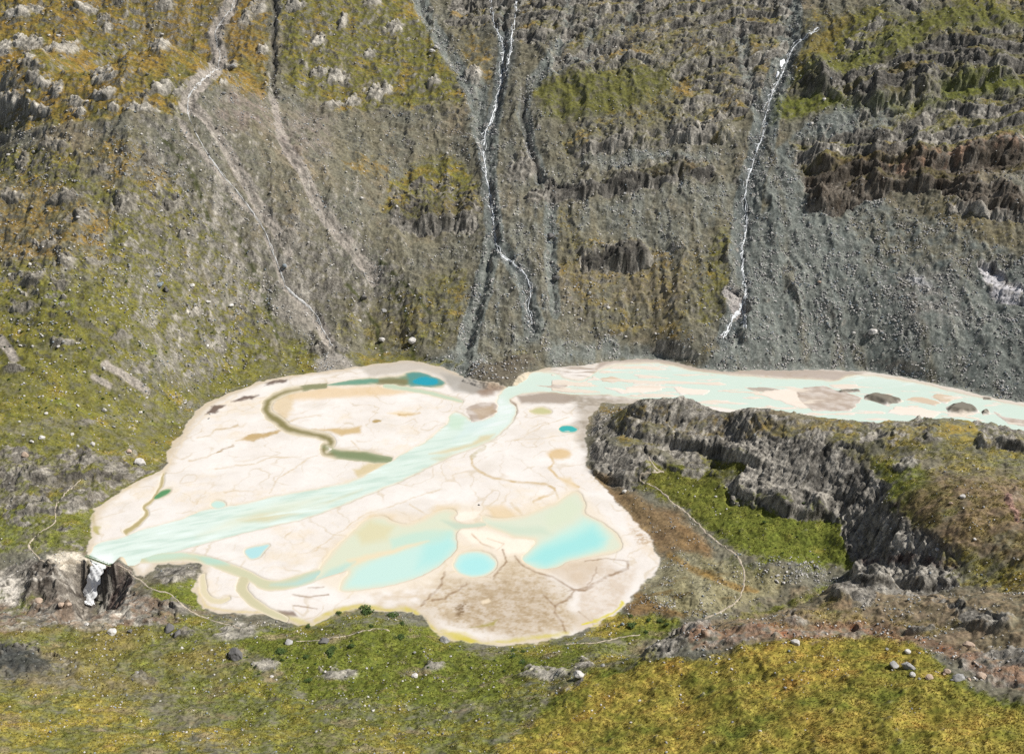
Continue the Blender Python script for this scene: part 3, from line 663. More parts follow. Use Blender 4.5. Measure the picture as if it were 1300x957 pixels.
# grass
ledgy = rockz * farw * (V < 235) * tread
g = np.maximum(g, .66 * ledgy); och = np.where(ledgy > .3, .22 + .12 * (U < 980), och)
cov = sstep(.30, .74, g + .30 * nG + .20 * nF + .22 * nH + .10 * fine - .30 * scn)
cov = cov * (1 - .8 * sstep(1.0, 1.5, SLOPE) * (1 - .7 * ledgy))
ob = och + .50 * nF + .24 * nG + .07 * nH + .12 * nE
nearv = sstep(560, 430, Y)
gr = mixv(A(86, 88, 38, EW), A(122, 116, 52, EW), .5 + .6 * nF + .5 * nG + .35 * nH)
brt = sstep(.25, .7, fbm(X / 26, S / 20, 3, 78) + .3 * nG - .3 * och); gr = gr * (1 - .6 * brt)[:, None] + A(118, 128, 50, EW) * (.6 * brt)[:, None]
gr = gr * (1 - sstep(.18, .72, ob))[:, None] + mixv(A(118, 100, 46, EW), A(142, 115, 54, EW), .5 + .6 * nF + .5 * nG + .25 * nH) * sstep(.18, .72, ob)[:, None]
rust = sstep(.62, 1.05, ob + .2 * nH)
gr = gr * (1 - .55 * rust)[:, None] + A(136, 100, 52, EW) * (.30 * rust)[:, None]
grn = mixv(A(88, 98, 36, EN), A(126, 130, 56, EN), .5 + .7 * nG + .5 * nH)
gold = mixv(A(142, 130, 54, EN), A(176, 157, 80, EN), .5 + .7 * nG + .6 * nH)
gn = grn * (1 - sstep(.18, .72, ob))[:, None] + gold * sstep(.18, .72, ob)[:, None]
gn = gn * (1 - .5 * rust)[:, None] + A(176, 122, 56, EN) * (.5 * rust)[:, None]
gr = gr * (1 - nearv)[:, None] + gn * nearv[:, None]
gr = gr * (1 + (.14 * nH + .14 * fine))[:, None]
gmid = g > .92
mix(gr, cov)
mix(A(84, 76, 52, EW), .5 * cov * sstep(.15, .6, nH + .5 * fine + .3 * nG) * (1 - .6 * gmid))
mix(A(166, 158, 134, EW), .5 * cov * sstep(.34, .66, .7 * nG + .6 * nH) * (1 - .85 * gmid) * (1 - .5 * nearv))
mix(A(78, 72, 42, EW), .55 * cov * sstep(.12, .5, -terr * .8 + .3 * nH) * (1 - nearv))
mix(A(70, 80, 28, EN), .6 * cov * nearv * sstep(.22, .5, fbm(X / 8, Y / 5, 4, 66)) * (1 - .6 * gmid))
mix(mixv(A(150, 132, 104, EN), A(128, 120, 98, EN), .5 + nG), .7 * nearv * (1 - gmid) * (V > 740) * sstep(.18, .5, fbm(X / 20, Y / 11, 4, 67) + .25 * nH))
# darker green tone along noise ridges on the left hillside
mix(A(64, 70, 30, EW), .5 * lefth * sstep(.30, .55, ridged(X / 20, S / 16, 3, 71) - .35 + .2 * nG) * (1 - outc))
# pale sediment lanes, lilac scree
mix(mixv(A(162, 154, 144, EW), A(134, 127, 118, EW), .5 + .6 * nH), .97 * sstep(.15, .6, lane + .15 * nH))
fan_ = np.maximum(P([(403, 447), (424, 441), (456, 466), (400, 473)], 5), .8 * P([(345, 385), (375, 375), (415, 412), (400, 425), (365, 410)], 7)); mix(mixv(A(150, 143, 134, EW), A(128, 122, 114, EW), .5 + .7 * nH), fan_ * .85)
for pts, w_ in (([(205, 172), (237, 210), (257, 254), (271, 300)], 2.6), ([(281, 250), (305, 300), (322, 345), (340, 392), (352, 430)], 2.6), ([(440, 360), (462, 385), (478, 410), (486, 455)], 2.4), ([(495, 360), (515, 395), (524, 455)], 2.4), ([(478, 330), (520, 372), (548, 400)], 2.0)):
    mix(A(58, 64, 24, EW), .8 * lmask(U + nC * 3 + nB * 3, V, pts, w_, 2.5) * sstep(-.7, .0, nG + .35))
mix(A(74, 70, 64, EW), .7 * lmask(U + nC * 2.5 + nB * 4, V, [(358, 172), (372, 200), (389, 225), (407, 258), (427, 290), (450, 316), (470, 340)], 1.6, 2)); mix(A(74, 70, 64, EW), .6 * lmask(U + nC * 2.5 + nB * 4, V, [(242, 132), (266, 156), (287, 184), (308, 214), (326, 248), (340, 275)], 2.2, 2))
mix(A(134, 120, 114, EW), lilac * .75 * sstep(-.5, .3, nG))
mix(A(60, 58, 54, EW), .75 * dgul)
for k_, w_ in (('a', 8), ('b', 8), ('a2', 6)):
    mix(A(66, 72, 74, EW), .7 * lmask(U + nC * 2.5, V, STREAMS[k_], w_, 5) * sstep(-.6, .2, nG + .3))
mix(A(140, 130, 112, EW), .5 * np.clip(crest, 0, 1) * sstep(-.2, .4, nG) * (V > 140))
# rock
rfac = fbm((X - .3 * S) / 4, (S + .3 * X) / 10, 4, 72)
rc = mixv(A(126, 122, 114, EW), A(182, 176, 164, EW), .45 + .8 * rfac + .4 * nH)
rc = rc * (1 - .55 * rdark)[:, None] + (A(74, 66, 54, EW) * .55) * rdark[:, None]
vein = sstep(.55, .8, ridged((X - .6 * S) / 7, (S + .6 * X) / 20, 4, 77)); rc = rc * (1 - .45 * vein)[:, None] + A(196, 190, 178, EW) * (.45 * vein)[:, None]
lich = sstep(.05, .45, fbm((X - .5 * S) / 4, (S + .5 * X) / 12, 4, 73))
rc = rc * (1 - .62 * lich)[:, None] + A(62, 60, 56, EW) * (.62 * lich)[:, None]
rc = rc * np.clip(1 + .85 * blk * (.4 + .6 * rockz), .35, 1.7)[:, None] * (1 - .5 * sstep(.10, .02, crack) * rockz)[:, None]
rc = rc * (1 - .18 * (1 - farw))[:, None]
steep = sstep(.85, 1.5, SLOPE) * (1 - farw) + sstep(.95, 1.6, SLOPE) * farw * .8
rockcov = np.maximum(rock, sstep(1.5, 2.1, SLOPE) * sstep(2, 5, De)) * np.clip(sstep(-.75, -.25, nG + .55 * rfac + .14 - .14 * farw * (V < 220) - .5 * (1 - rockz) - .55 * (g > .4)) + steep, 0, 1)
rockcov = rockcov * (1 - .9 * (1 - farw) * (g > .4) * sstep(.10, .42, fbm((X - .4 * Y) / 15, (Y + .4 * X) / 26, 4, 80)) * (1 - sstep(1.1, 1.9, SLOPE)))
rockcov = rockcov * (1 - .85 * ledgy * sstep(-.35, .2, nG + .4 * nF + .3 * nH))
rockcov = np.maximum(rockcov, .92 * tro * sstep(-.6, -.1, nH + .5 * rfac + .2))
rc = np.where((tro > .2)[:, None] & (trd < .3)[:, None], rc * 1.15, rc)
rc = rc * (1 - .42 * rockz * farw * (1 - tread) * sstep(-.4, .3, nG + .5 * rfac))[:, None]  # terrace risers darker: shade of the ledge undersides painted into the rock colour
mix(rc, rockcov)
Uc = U + nB * 3 + nC * 2.5; Vc = V + nC * 2 + nB * 2 + nD
for poly, c_ in (([(978, 158), (986, 122), (1040, 118), (1090, 136), (1160, 133), (1192, 123), (1192, 108), (1240, 97), (1310, 98), (1310, 110), (1240, 121), (1160, 141), (1060, 141), (1020, 150)], (106, 112, 48)),
                 ([(1000, 100), (1040, 84), (1090, 62), (1140, 30), (1200, 10), (1310, 14), (1310, 30), (1240, 36), (1190, 42), (1120, 80), (1060, 98), (1002, 106)], (110, 112, 54)), ([(1004, 84), (1036, 40), (1075, 18), (1084, 30), (1050, 60), (1012, 92)], (128, 112, 52)),
                 ([(676, 110), (740, 92), (800, 84), (852, 84), (856, 110), (800, 140), (745, 150), (690, 150)], (106, 106, 54))):
    mix(mixv(A(*c_, EW), A(c_[0] * .78, c_[1] * .8, c_[2] * .8, EW), .5 + .7 * nG + .5 * nH), .72 * pmask(Uc, Vc, poly, 8) * sstep(-.5, .25, nG + .4 * nF + .5 * nH + .1))
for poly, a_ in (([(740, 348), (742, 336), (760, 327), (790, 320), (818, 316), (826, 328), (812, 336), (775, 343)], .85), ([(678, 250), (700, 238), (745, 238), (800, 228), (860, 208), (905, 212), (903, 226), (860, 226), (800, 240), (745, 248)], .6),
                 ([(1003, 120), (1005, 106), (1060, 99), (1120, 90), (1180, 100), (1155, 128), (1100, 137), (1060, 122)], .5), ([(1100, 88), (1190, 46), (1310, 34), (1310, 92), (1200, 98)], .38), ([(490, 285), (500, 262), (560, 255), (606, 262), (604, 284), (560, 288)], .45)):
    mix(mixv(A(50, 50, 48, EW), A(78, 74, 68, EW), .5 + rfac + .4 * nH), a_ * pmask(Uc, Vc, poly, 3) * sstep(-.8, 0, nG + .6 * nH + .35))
brown = P([(1018, 208), (1310, 178), (1310, 275), (1010, 270)], 10)
mix(A(72, 60, 46, EW), brown * rock * .62)
mix(A(172, 140, 116, EW), P([(1120, 215), (1200, 192), (1310, 172), (1310, 186), (1220, 206), (1140, 226)], 5) * .6 * sstep(-.1, .4, nG))
mix(A(190, 188, 190, EW), P([(1243, 335), (1262, 330), (1280, 350), (1300, 370), (1330, 395), (1270, 385), (1250, 365)], 4) * .9 * sstep(-.5, .1, nG))
mix(A(170, 164, 160, EW), P([(920, 372), (938, 368), (944, 395), (926, 402)], 3) * .7)
mix(A(168, 168, 170, EW), P([(1150, 355), (1175, 350), (1180, 362), (1155, 365)], 4) * .7)
# warm stony ground of the spur and the brown slope on top of the bluff
warm = P([(880, 800), (1000, 770), (1090, 738), (1200, 752), (1320, 745), (1330, 880), (1240, 850), (1190, 815), (1060, 802), (960, 812)], 12)
mix(mixv(A(150, 126, 100, EN), A(126, 112, 80, EN), .5 + nG + .4 * nH), warm * .6 * sstep(-.5, .2, nF + .6 * nH + .2) * (1 - rockcov))
pink = P([(870, 800), (1000, 788), (1090, 790), (1200, 815), (1310, 850), (1330, 900), (1260, 860), (1190, 822), (1060, 806), (960, 815), (880, 822)], 7)
mix(mixv(A(164, 132, 106, EN), A(132, 104, 84, EN), .5 + nG + .5 * nH), pink * .85 * sstep(-.45, .1, nG + nH * .6))
mix(A(158, 96, 56, EN), pink * .6 * sstep(.25, .5, nG + .3 * fine))
tan = P([(1140, 640), (1200, 600), (1310, 610), (1310, 720), (1230, 700), (1190, 690)], 14)
mix(mixv(A(140, 116, 92, EN), A(112, 98, 66, EN), .5 + nG), tan * .75 * sstep(-.6, .1, nF + .5 * nH + .2))
mix(A(176, 140, 128, EN), P([(1268, 626), (1280, 628), (1296, 655), (1288, 660)], 3) * .8)
mix(A(70, 48, 44, EW), P([(1090, 706), (1150, 702), (1220, 712), (1228, 722), (1150, 720), (1100, 716)], 4) * .7 * sstep(-.3, .3, nG) * rock)
olv = P([(-60, 800), (110, 795), (250, 800), (300, 840), (280, 880), (-60, 880)], 18)
mix(mixv(A(136, 118, 76, EN), A(112, 106, 62, EN), .5 + nG + .5 * nH), olv * .6 * sstep(-.4, .3, nF + .5 * nH))
mix(A(58, 62, 62, EN), P([(-60, 818), (40, 824), (62, 845), (30, 852), (-60, 846)], 6) * .85 * sstep(-.5, .1, nG + .3))
tanb = P([(-60, 775), (160, 752), (225, 765), (225, 790), (140, 802), (60, 800), (-60, 812)], 8)
mix(mixv(A(158, 128, 102, EN), A(120, 98, 78, EN), .5 + nG), tanb * .62 * sstep(-.2, .35, nG + .5 * nH))
mix(A(112, 92, 84, EW), rm * .7 * sstep(-.4, .2, nG)); mix(A(88, 76, 66, EW), lm * .35)
mix(A(205, 198, 186, EN), P([(-40, 738), (16, 730), (30, 752), (20, 768), (-40, 766)], 4) * .85 * sstep(-.35, .05, nH + .5 * fine))
mix(A(205, 198, 186, EN), P([(12, 732), (60, 724), (96, 728), (50, 742), (20, 742)], 4) * .7 * sstep(-.05, .25, nH + .5 * fine))
mix(A(214, 204, 186, EN), P([(60, 706), (108, 700), (114, 712), (80, 722), (66, 716)], 4) * .9)
# moraine and the brown soil beside the flat
mor = P([(812, 752), (836, 722), (862, 700), (900, 705), (950, 722), (1000, 728), (985, 748), (955, 772), (880, 786), (820, 776), (790, 764)], 7)
mix(mixv(A(128, 120, 84, EN), A(150, 144, 116, EN), .5 + .9 * streak2 + .5 * nH), mor * .9)
mix(A(112, 92, 52, EN), mor * .7 * sstep(.2, .5, fbm(X / 25, Y / 7, 3, 74)))
BROWN = [(742, 588), (756, 606), (782, 620), (800, 622), (826, 640), (860, 655), (898, 690), (905, 706), (860, 700), (838, 706), (826, 690), (806, 664), (780, 640), (752, 615)]
bro = P(BROWN, 4)
mix(mixv(A(116, 94, 68, EN), A(138, 116, 82, EN), .5 + nF + .4 * nH), P(BROWN, 7) * .92)
mix(A(144, 114, 74, EN), P([(862, 655), (898, 690), (906, 706), (868, 700)], 8) * .4)
mix(A(124, 96, 58, EN), P([(790, 765), (812, 752), (830, 765), (870, 782), (800, 780)], 5) * .8)
mix(A(146, 116, 62, EN), lmask(Us, Vs, [(850, 705), (880, 722), (920, 738), (960, 748)], 4, 3) * .7)
# moraine lobe
mix(mixv(A(104, 98, 84, EW), A(80, 72, 60, EW), .5 + nG + .6 * nH), lobe * .95)
mix(A(124, 120, 50, EW), P([(540, 462), (560, 456), (585, 460), (580, 468), (550, 468)], 4) * .8 * sstep(-.3, .2, nG))
cov_keep = cov.copy()

# ---- valley floor
fl = 1 - sstep(-.6, .8, De + .3 * nD)
sand = mixv(A(240, 236, 231, EF), A(226, 218, 209, EF), .5 + .6 * nF + .3 * nA)
sand = sand * (1 + .018 * nH + .02 * fine)[:, None]
mix(sand, fl)
swirl = ridged((X + nA * 30 + nB * 6) / 30, (Y + warp1 * 10 - .35 * X) / 10, 3, 76)
mix(A(222, 206, 180, EF), fl * .5 * sstep(.72, .95, swirl) * sstep(-.3, .4, nF))
dr1 = 1 - np.abs(perlin((X + nB * 7 + nA * 10) / 16, (Y + warp1 * 6) / 22)) * 2; dr2 = 1 - np.abs(perlin((X + nB * 5 + nC * 1.5) / 7 + 40, (Y + warp2 * 4) / 9)) * 2
mix(A(206, 190, 164, EF), fl * .55 * sstep(.90, .985, dr1) * sstep(-.35, .3, nF + .3 * nG)); mix(A(214, 202, 182, EF), fl * .5 * sstep(.90, .98, dr2) * sstep(.0, .45, nA - .2 * nF))
mix(A(212, 203, 190, EF), fl * .35 * sstep(.05, .5, fbm(X / 34, Y / 20, 4, 79))); mix(A(196, 186, 172, EF), fl * .35 * sstep(.3, .6, nH * .6 + fine * .5) * sstep(-.1, .4, nF)); mix(A(232, 216, 190, EF), fl * .45 * sstep(.05, .55, nA + .4 * nG))
def F(poly, col, a=1.0, f=3.0, E=EF, n=None):
    m = P(poly, f, False) * fl * a
    if n is not None: m = m * n
    mix(A(*col, E), m)
def L(pts, w, col, a=1.0, f=1.2, w1=None):
    mix(A(*col, EF), lmask(Us, Vs, pts, w, f, w1) * fl * a * np.clip(.72 + .8 * nG + .3 * nH, .15, 1))
grain = sstep(-.5, .5, nH + .7 * fine)
# fringe between the flat and its banks
ring = sstep(-7, -.5, D + nC * 2.0)
F([(100, 440), (1320, 440), (1320, 560), (740, 560), (620, 500), (100, 600)], (206, 196, 182), .55, 5, EF, sstep(-12, -1, D + nC * 3))
mix(A(196, 176, 140, EF), fl * .55 * ring * (U < 700)); mix(A(222, 206, 180, EF), fl * .5 * lmask(Us, Vs, [(205, 604), (215, 590), (224, 575), (236, 550), (262, 526), (300, 502)], 1.2, 1))
# gravel beside the upper river
gvl = P([(725, 500), (766, 498), (801, 505), (850, 509), (800, 514), (770, 518), (756, 532), (748, 552), (752, 592), (742, 596), (738, 560), (734, 532), (722, 512)], 9)
mix(mixv(A(150, 140, 126, EF), A(182, 172, 158, EF), .5 + .9 * nG + .6 * nH), fl * gvl * (.55 + .5 * sstep(-.3, .4, nB + nG)))
F([(656, 502), (675, 500), (708, 495), (735, 500), (729, 508), (714, 513), (686, 511), (662, 512)], (160, 146, 132), .9, 3)
F([(645, 506), (655, 512), (658, 522), (652, 532), (656, 520)], (150, 130, 115), .9, 1.5)
F([(690, 470), (720, 466), (745, 464), (760, 468), (752, 480), (735, 478), (715, 474)], (156, 138, 120), .75, 3, EF, sstep(-.2, .3, fbm(X / 20, Y / 5, 3, 75)))
F([(760, 456), (830, 452), (940, 466), (1000, 466), (1060, 470), (1100, 472), (1070, 484), (1000, 480), (930, 475), (880, 470), (830, 459), (780, 461), (758, 469)], (164, 148, 134), .75, 3)
F([(1100, 470), (1200, 490), (1310, 510), (1310, 516), (1260, 508), (1200, 494), (1138, 480)], (214, 204, 192), .7, 3)
F([(585, 484), (619, 490), (648, 491), (640, 496), (618, 500), (596, 498), (580, 492)], (140, 118, 98), .8, 3)
F([(603, 496), (630, 494), (628, 502), (612, 504)], (146, 124, 106), .7, 3)
F([(455, 466), (520, 458), (560, 466), (590, 482), (570, 490), (566, 482), (536, 470), (510, 474), (470, 478)], (188, 180, 168), .8, 4)
F([(560, 474), (600, 480), (618, 492), (600, 500), (574, 496)], (168, 164, 156), .8, 4)
for poly, key in BARS:
    F(smooth_poly(poly, 1), {'brown': (174, 158, 144), 'tan': (206, 186, 160), 'pale': (236, 224, 210), 'grey': (168, 158, 146), 'mound': (112, 106, 92)}[key], .9, 1.4, EF, None if key != 'brown' else .55 + .45 * sstep(-.5, .4, nG))
mix(A(226, 214, 198, EF), fl * sstep(-.5, 1.2, bq) * .9)
F([(600, 520), (625, 514), (630, 522), (610, 533)], (176, 148, 108), .5, 3)
# wet tan silt
F([(361, 500), (400, 492), (480, 489), (525, 498), (480, 503), (420, 506), (372, 508)], (222, 194, 150), .75, 4)
F([(350, 500), (372, 500), (372, 520), (360, 535), (346, 520)], (214, 190, 146), .7, 4)
F([(308, 558), (321, 551), (345, 548), (362, 545), (340, 554), (322, 560)], (186, 158, 104), .9, 1.6)
F([(396, 545), (437, 543), (460, 541), (456, 549), (433, 553), (420, 548)], (200, 172, 116), .85, 2.5)
F([(448, 596), (470, 588), (490, 584), (500, 586), (480, 598), (455, 606)], (206, 188, 140), .8, 3)
F(ell(710, 576, 15, 7), (214, 184, 134), .85, 3); F(ell(479, 535, 6, 2.4), (172, 146, 84), .9, 1.2)
F([(490, 524), (510, 522), (533, 524), (512, 528)], (228, 206, 166), .8, 2); L([(505, 526), (533, 524)], 1, (190, 160, 110), .8)
L([(275, 546), (290, 543), (301, 539)], 1, (190, 166, 124), .9); L([(250, 556), (268, 553), (276, 546)], .7, (200, 180, 140), .7)
L([(276, 574), (287, 569), (296, 566)], 1.5, (160, 132, 84), .9); L([(240, 585), (262, 580), (278, 573)], .8, (200, 178, 140), .7)
for a, b in (((336, 490, 346, 484), (366, 482, 364, 485)), ((293, 510, 310, 503), (331, 502, 320, 507)), ((259, 526, 273, 515), (288, 514, 273, 524))):
    F([(a[0], a[1]), (a[2], a[3]), (b[0], b[1]), (b[2], b[3])], (96, 76, 66), .9, 1.5)
for pts, w in (([(273, 595), (320, 588), (345, 580), (383, 580)], .6), ([(342, 626), (355, 606), (372, 594), (402, 578)], .7), ([(300, 560), (340, 555)], .5), ([(366, 536), (380, 531), (407, 527)], .7), ([(447, 560), (452, 565), (456, 571)], .7),
               ([(250, 640), (254, 634), (262, 630)], .6), ([(285, 625), (300, 622), (318, 623)], .5), ([(470, 600), (500, 612)], .5), ([(395, 700), (470, 650), (560, 620)], .5), ([(300, 722), (306, 716), (312, 712)], .8),
               ([(362, 682), (372, 672)], .8), ([(520, 640), (540, 652), (552, 656)], .7), ([(650, 640), (660, 650), (664, 662)], 2.0), ([(654, 560), (690, 540), (722, 530)], .5), ([(640, 560), (690, 556), (730, 548)], .4)):
    L(pts, w, (206, 186, 152), .85)
L([(615, 567), (606, 574), (598, 581)], 2.2, (176, 164, 116), .8); L([(598, 581), (600, 590), (608, 598), (624, 606), (654, 612), (693, 614), (704, 620), (708, 632)], 1.5, (200, 176, 132), .9)
L([(678, 637), (690, 630), (702, 625)], 1.6, (206, 182, 138), .8)
L([(699, 580), (704, 588), (698, 595), (708, 606), (723, 612), (735, 618)], 1.4, (206, 180, 134), .9); F([(708, 606), (725, 606), (735, 622), (720, 616)], (222, 200, 160), .7, 3)
L([(115, 640), (118, 660), (124, 676)], 2.5, (176, 164, 118), .7); L([(128, 640), (140, 632), (165, 617)], 1.5, (206, 190, 150), .7)
F([(120, 668), (128, 668), (126, 678), (120, 676)], (176, 168, 90), .7, 2)
# tan shallows round the ponds
F([(395, 735), (410, 700), (445, 668), (470, 648), (500, 648), (540, 655), (556, 640), (600, 640), (640, 650), (690, 640), (725, 615), (745, 632), (770, 660), (800, 690), (770, 710), (690, 728), (600, 740), (440, 756)], (228, 212, 184), .5, 7)
F([(455, 668), (475, 652), (500, 654), (495, 664), (470, 676)], (218, 196, 156), .6, 6); F([(540, 656), (556, 642), (582, 642), (572, 656)], (218, 196, 156), .6, 6); F([(620, 644), (640, 640), (655, 655), (625, 664)], (222, 196, 150), .6, 5)
F([(578, 668), (600, 672), (620, 674), (650, 684), (684, 682), (668, 700), (645, 704), (620, 692), (600, 690)], (246, 234, 218), .9, 3)
F([(560, 656), (575, 650), (600, 648), (612, 650), (600, 658), (580, 662)], (248, 238, 224), .7, 2)
L([(600, 678), (612, 690), (628, 696)], 1, (190, 166, 136), .8); L([(620, 684), (640, 690), (632, 698)], .8, (196, 174, 146), .7)
# brown mud with cracks in the near corner
MUD = [(545, 752), (566, 730), (600, 738), (622, 732), (640, 712), (655, 710), (690, 730), (730, 752), (720, 768), (738, 790), (722, 804), (660, 810), (610, 803), (570, 792), (545, 780), (528, 768)]
mudn = .5 + .5 * sstep(-.6, .5, nG + .8 * nH + .5 * fine)
F(MUD, (196, 178, 150), .95, 9, EF, mudn)
F([(600, 745), (640, 740), (690, 745), (710, 790), (650, 806), (600, 790), (570, 785)], (168, 146, 114), .6, 16, EF, mudn)
F(MUD, (150, 128, 98), .4, 9, EF, sstep(.2, .8, nH + .6 * fine + .4 * nG))
F([(470, 752), (520, 742), (560, 732), (560, 760), (530, 774), (480, 770)], (206, 186, 156), .6, 8, EF, sstep(-.4, .4, nG))
F([(712, 720), (730, 712), (770, 712), (790, 726), (808, 720), (800, 750), (780, 772), (745, 794), (732, 770), (738, 752)], (200, 180, 156), .65, 6, EF, mudn)
F([(690, 722), (720, 712), (760, 708), (765, 716), (740, 740), (728, 745)], (206, 188, 164), .6, 5)
F([(790, 640), (812, 664), (832, 690), (834, 712), (810, 690), (796, 668)], (222, 202, 176), .6, 5, EF, grain)
F([(802, 670), (818, 678), (830, 690), (810, 690)], (176, 150, 118), .8, 4, EF, grain)
for pts, w in (([(797, 713), (798, 722), (771, 731), (753, 741), (743, 749), (730, 749), (727, 756), (704, 769)], 2.0), ([(704, 769), (702, 776), (712, 788), (719, 803)], 1.4), ([(654, 706), (664, 718), (680, 726), (702, 732), (728, 748)], 1.3),
               ([(639, 698), (642, 713), (626, 734)], 1.5), ([(592, 741), (578, 750), (564, 760), (549, 762)], 1.6), ([(564, 726), (562, 742), (534, 768)], 1.8), ([(690, 755), (704, 769)], 1.2), ([(735, 776), (752, 790), (757, 800)], 1.0),
               ([(372, 754), (392, 758), (418, 755)], 1.1), ([(372, 768), (402, 772)], .9), ([(392, 746), (412, 745)], .8), ([(720, 750), (745, 745), (752, 735), (758, 720)], .7), ([(742, 712), (770, 709), (795, 712)], .8)):
    L(pts, w * .85, (146, 118, 88), .8, 1.2)
F([(575, 772), (590, 764), (598, 768), (580, 784)], (120, 96, 66), .8, 4, EF, grain); F([(596, 796), (624, 790), (632, 786), (628, 794)], (158, 146, 60), .8, 2)
F([(610, 762), (622, 760), (624, 764), (612, 766)], (232, 216, 190), .9, 1.5); F([(722, 782), (740, 775), (760, 782), (765, 797), (735, 802)], (206, 190, 168), .5, 4)
# yellow moss along the near shore and the pale trickle in it
MOSS = [(402, 787), (415, 780), (440, 772), (465, 769), (491, 775), (515, 773), (526, 777), (540, 790), (556, 804), (585, 810), (606, 817)]
L(MOSS, 3.4, (204, 190, 84), .8, 2.8); L([(606, 817), (650, 813), (690, 808), (722, 804)], 2.4, (206, 194, 100), .8, 2.6)
F([(560, 800), (590, 802), (606, 812), (600, 818), (575, 812)], (204, 190, 70), .7, 4)
L([(740, 792), (760, 786), (778, 778), (790, 764)], 1.5, (214, 202, 60), .9); L([(750, 800), (758, 792), (756, 802)], 2, (200, 190, 80), .8); L([(818, 740), (832, 744)], 1.6, (204, 194, 90), .9)
L([(470, 774), (500, 778), (528, 784), (548, 799), (560, 803), (580, 801), (600, 809), (640, 818), (690, 812)], .9, (222, 208, 190), .9)
F([(345, 775), (360, 782), (380, 792), (400, 794), (380, 784)], (206, 196, 120), .6, 3)
L([(250, 745), (262, 770), (300, 777), (340, 776)], 1.5, (216, 200, 150), .7)
F([(352, 774), (372, 775), (376, 781), (356, 780)], (116, 92, 72), .8, 2)
# beds under the water: silt
mix(A(206, 194, 166, EF), fl * sstep(-3.5, .5, wsd) * .5 * (bar < 0))

# ------------------------------------------------------------------ ground meshes
stony = np.clip(.10 + .75 * scn + .15 * lefth - .6 * (g > .85), 0, 1) * sstep(-.55, .45, nG + .5 * nF + .3 * scn) * (1 - fl) * (1 - .6 * rockcov)
rough = np.clip(.35 + .65 * rockcov, 0, 1) * (1 - fl) + .03 * fl
amt = (1 - fl) * .85 + .05 * fl
print('paint', time.time() - T0)

def nodes_of(m):
    m.use_nodes = True
    nt = m.node_tree; nt.nodes.clear()
    return nt, (lambda t, **k: _new(nt, t, **k))
def _new(nt, t, **k):
    n = nt.nodes.new(t)
    for a, b in k.items(): setattr(n, a, b)
    return n
def ground_material(name):
    m = bpy.data.materials.new(name); nt, N = nodes_of(m); lk = nt.links.new
    out = N('ShaderNodeOutputMaterial'); bs = N('ShaderNodeBsdfPrincipled'); lk(bs.outputs[0], out.inputs[0])
    bs.inputs['Roughness'].default_value = .92; bs.inputs['Specular IOR Level'].default_value = .15
    at = N('ShaderNodeAttribute', attribute_name='tone'); am = N('ShaderNodeAttribute', attribute_name='coarse')
    sep = N('ShaderNodeSeparateColor'); lk(am.outputs['Color'], sep.inputs[0])     # r: stoniness, g: roughness, b: mottling
    pos = N('ShaderNodeNewGeometry')
    n1 = N('ShaderNodeTexNoise'); n1.inputs['Scale'].default_value = .75; n1.inputs['Detail'].default_value = 9; n1.inputs['Roughness'].default_value = .70; lk(pos.outputs['Position'], n1.inputs['Vector'])
    n2 = N('ShaderNodeTexNoise'); n2.inputs['Scale'].default_value = .16; n2.inputs['Detail'].default_value = 5; n2.inputs['Roughness'].default_value = .6; lk(pos.outputs['Position'], n2.inputs['Vector'])
    def M(op, a, b=None, c=None):
        n = N('ShaderNodeMath', operation=op)
        for i, x in enumerate((a, b, c)):
            if x is None: continue
            if isinstance(x, (int, float)): n.inputs[i].default_value = x
            else: lk(x, n.inputs[i])
        return n.outputs[0]
    s1 = M('MULTIPLY_ADD', n1.outputs['Fac'], 3.4, -1.7); s2 = M('MULTIPLY_ADD', n2.outputs['Fac'], 1.8, -.9)
    mot = M('ADD', s1, s2); mot = M('MULTIPLY', mot, sep.outputs[2]); mot = M('ADD', mot, 1.0); mot = M('MAXIMUM', mot, .25)
    vm = N('ShaderNodeVectorMath', operation='SCALE'); lk(at.outputs['Color'], vm.inputs[0]); lk(mot, vm.inputs['Scale'])
    col = vm.outputs[0]
    for sc_, thr, c in ((1.15, .82, (.34, .33, .31, 1)), (.60, .90, (.42, .41, .39, 1)), (.85, .80, (.055, .055, .05, 1)), (.42, .95, (.44, .43, .41, 1))):
        vo = N('ShaderNodeTexVoronoi'); vo.inputs['Scale'].default_value = sc_; lk(pos.outputs['Position'], vo.inputs['Vector'])
        sp = N('ShaderNodeSeparateColor'); lk(vo.outputs['Color'], sp.inputs[0])
        pickd = M('GREATER_THAN', sp.outputs[0], thr); rad = M('LESS_THAN', vo.outputs['Distance'], .38 if sc_ < 2 else .45)
        f = M('MULTIPLY', pickd, rad); f = M('MULTIPLY', f, sep.outputs[0]); f = M('MULTIPLY', f, .8)
        mx = N('ShaderNodeMix', data_type='RGBA'); lk(f, mx.inputs[0]); lk(col, mx.inputs[6]); mx.inputs[7].default_value = c
        col = mx.outputs[2]
    lk(col, bs.inputs['Base Color'])
    bu = N('ShaderNodeBump'); bu.inputs['Distance'].default_value = .7
    lk(n1.outputs['Fac'], bu.inputs['Height']); lk(sep.outputs[1], bu.inputs['Strength'])
    lk(bu.outputs[0], bs.inputs['Normal'])
    return m
GROUND = ground_material('alpine_ground')

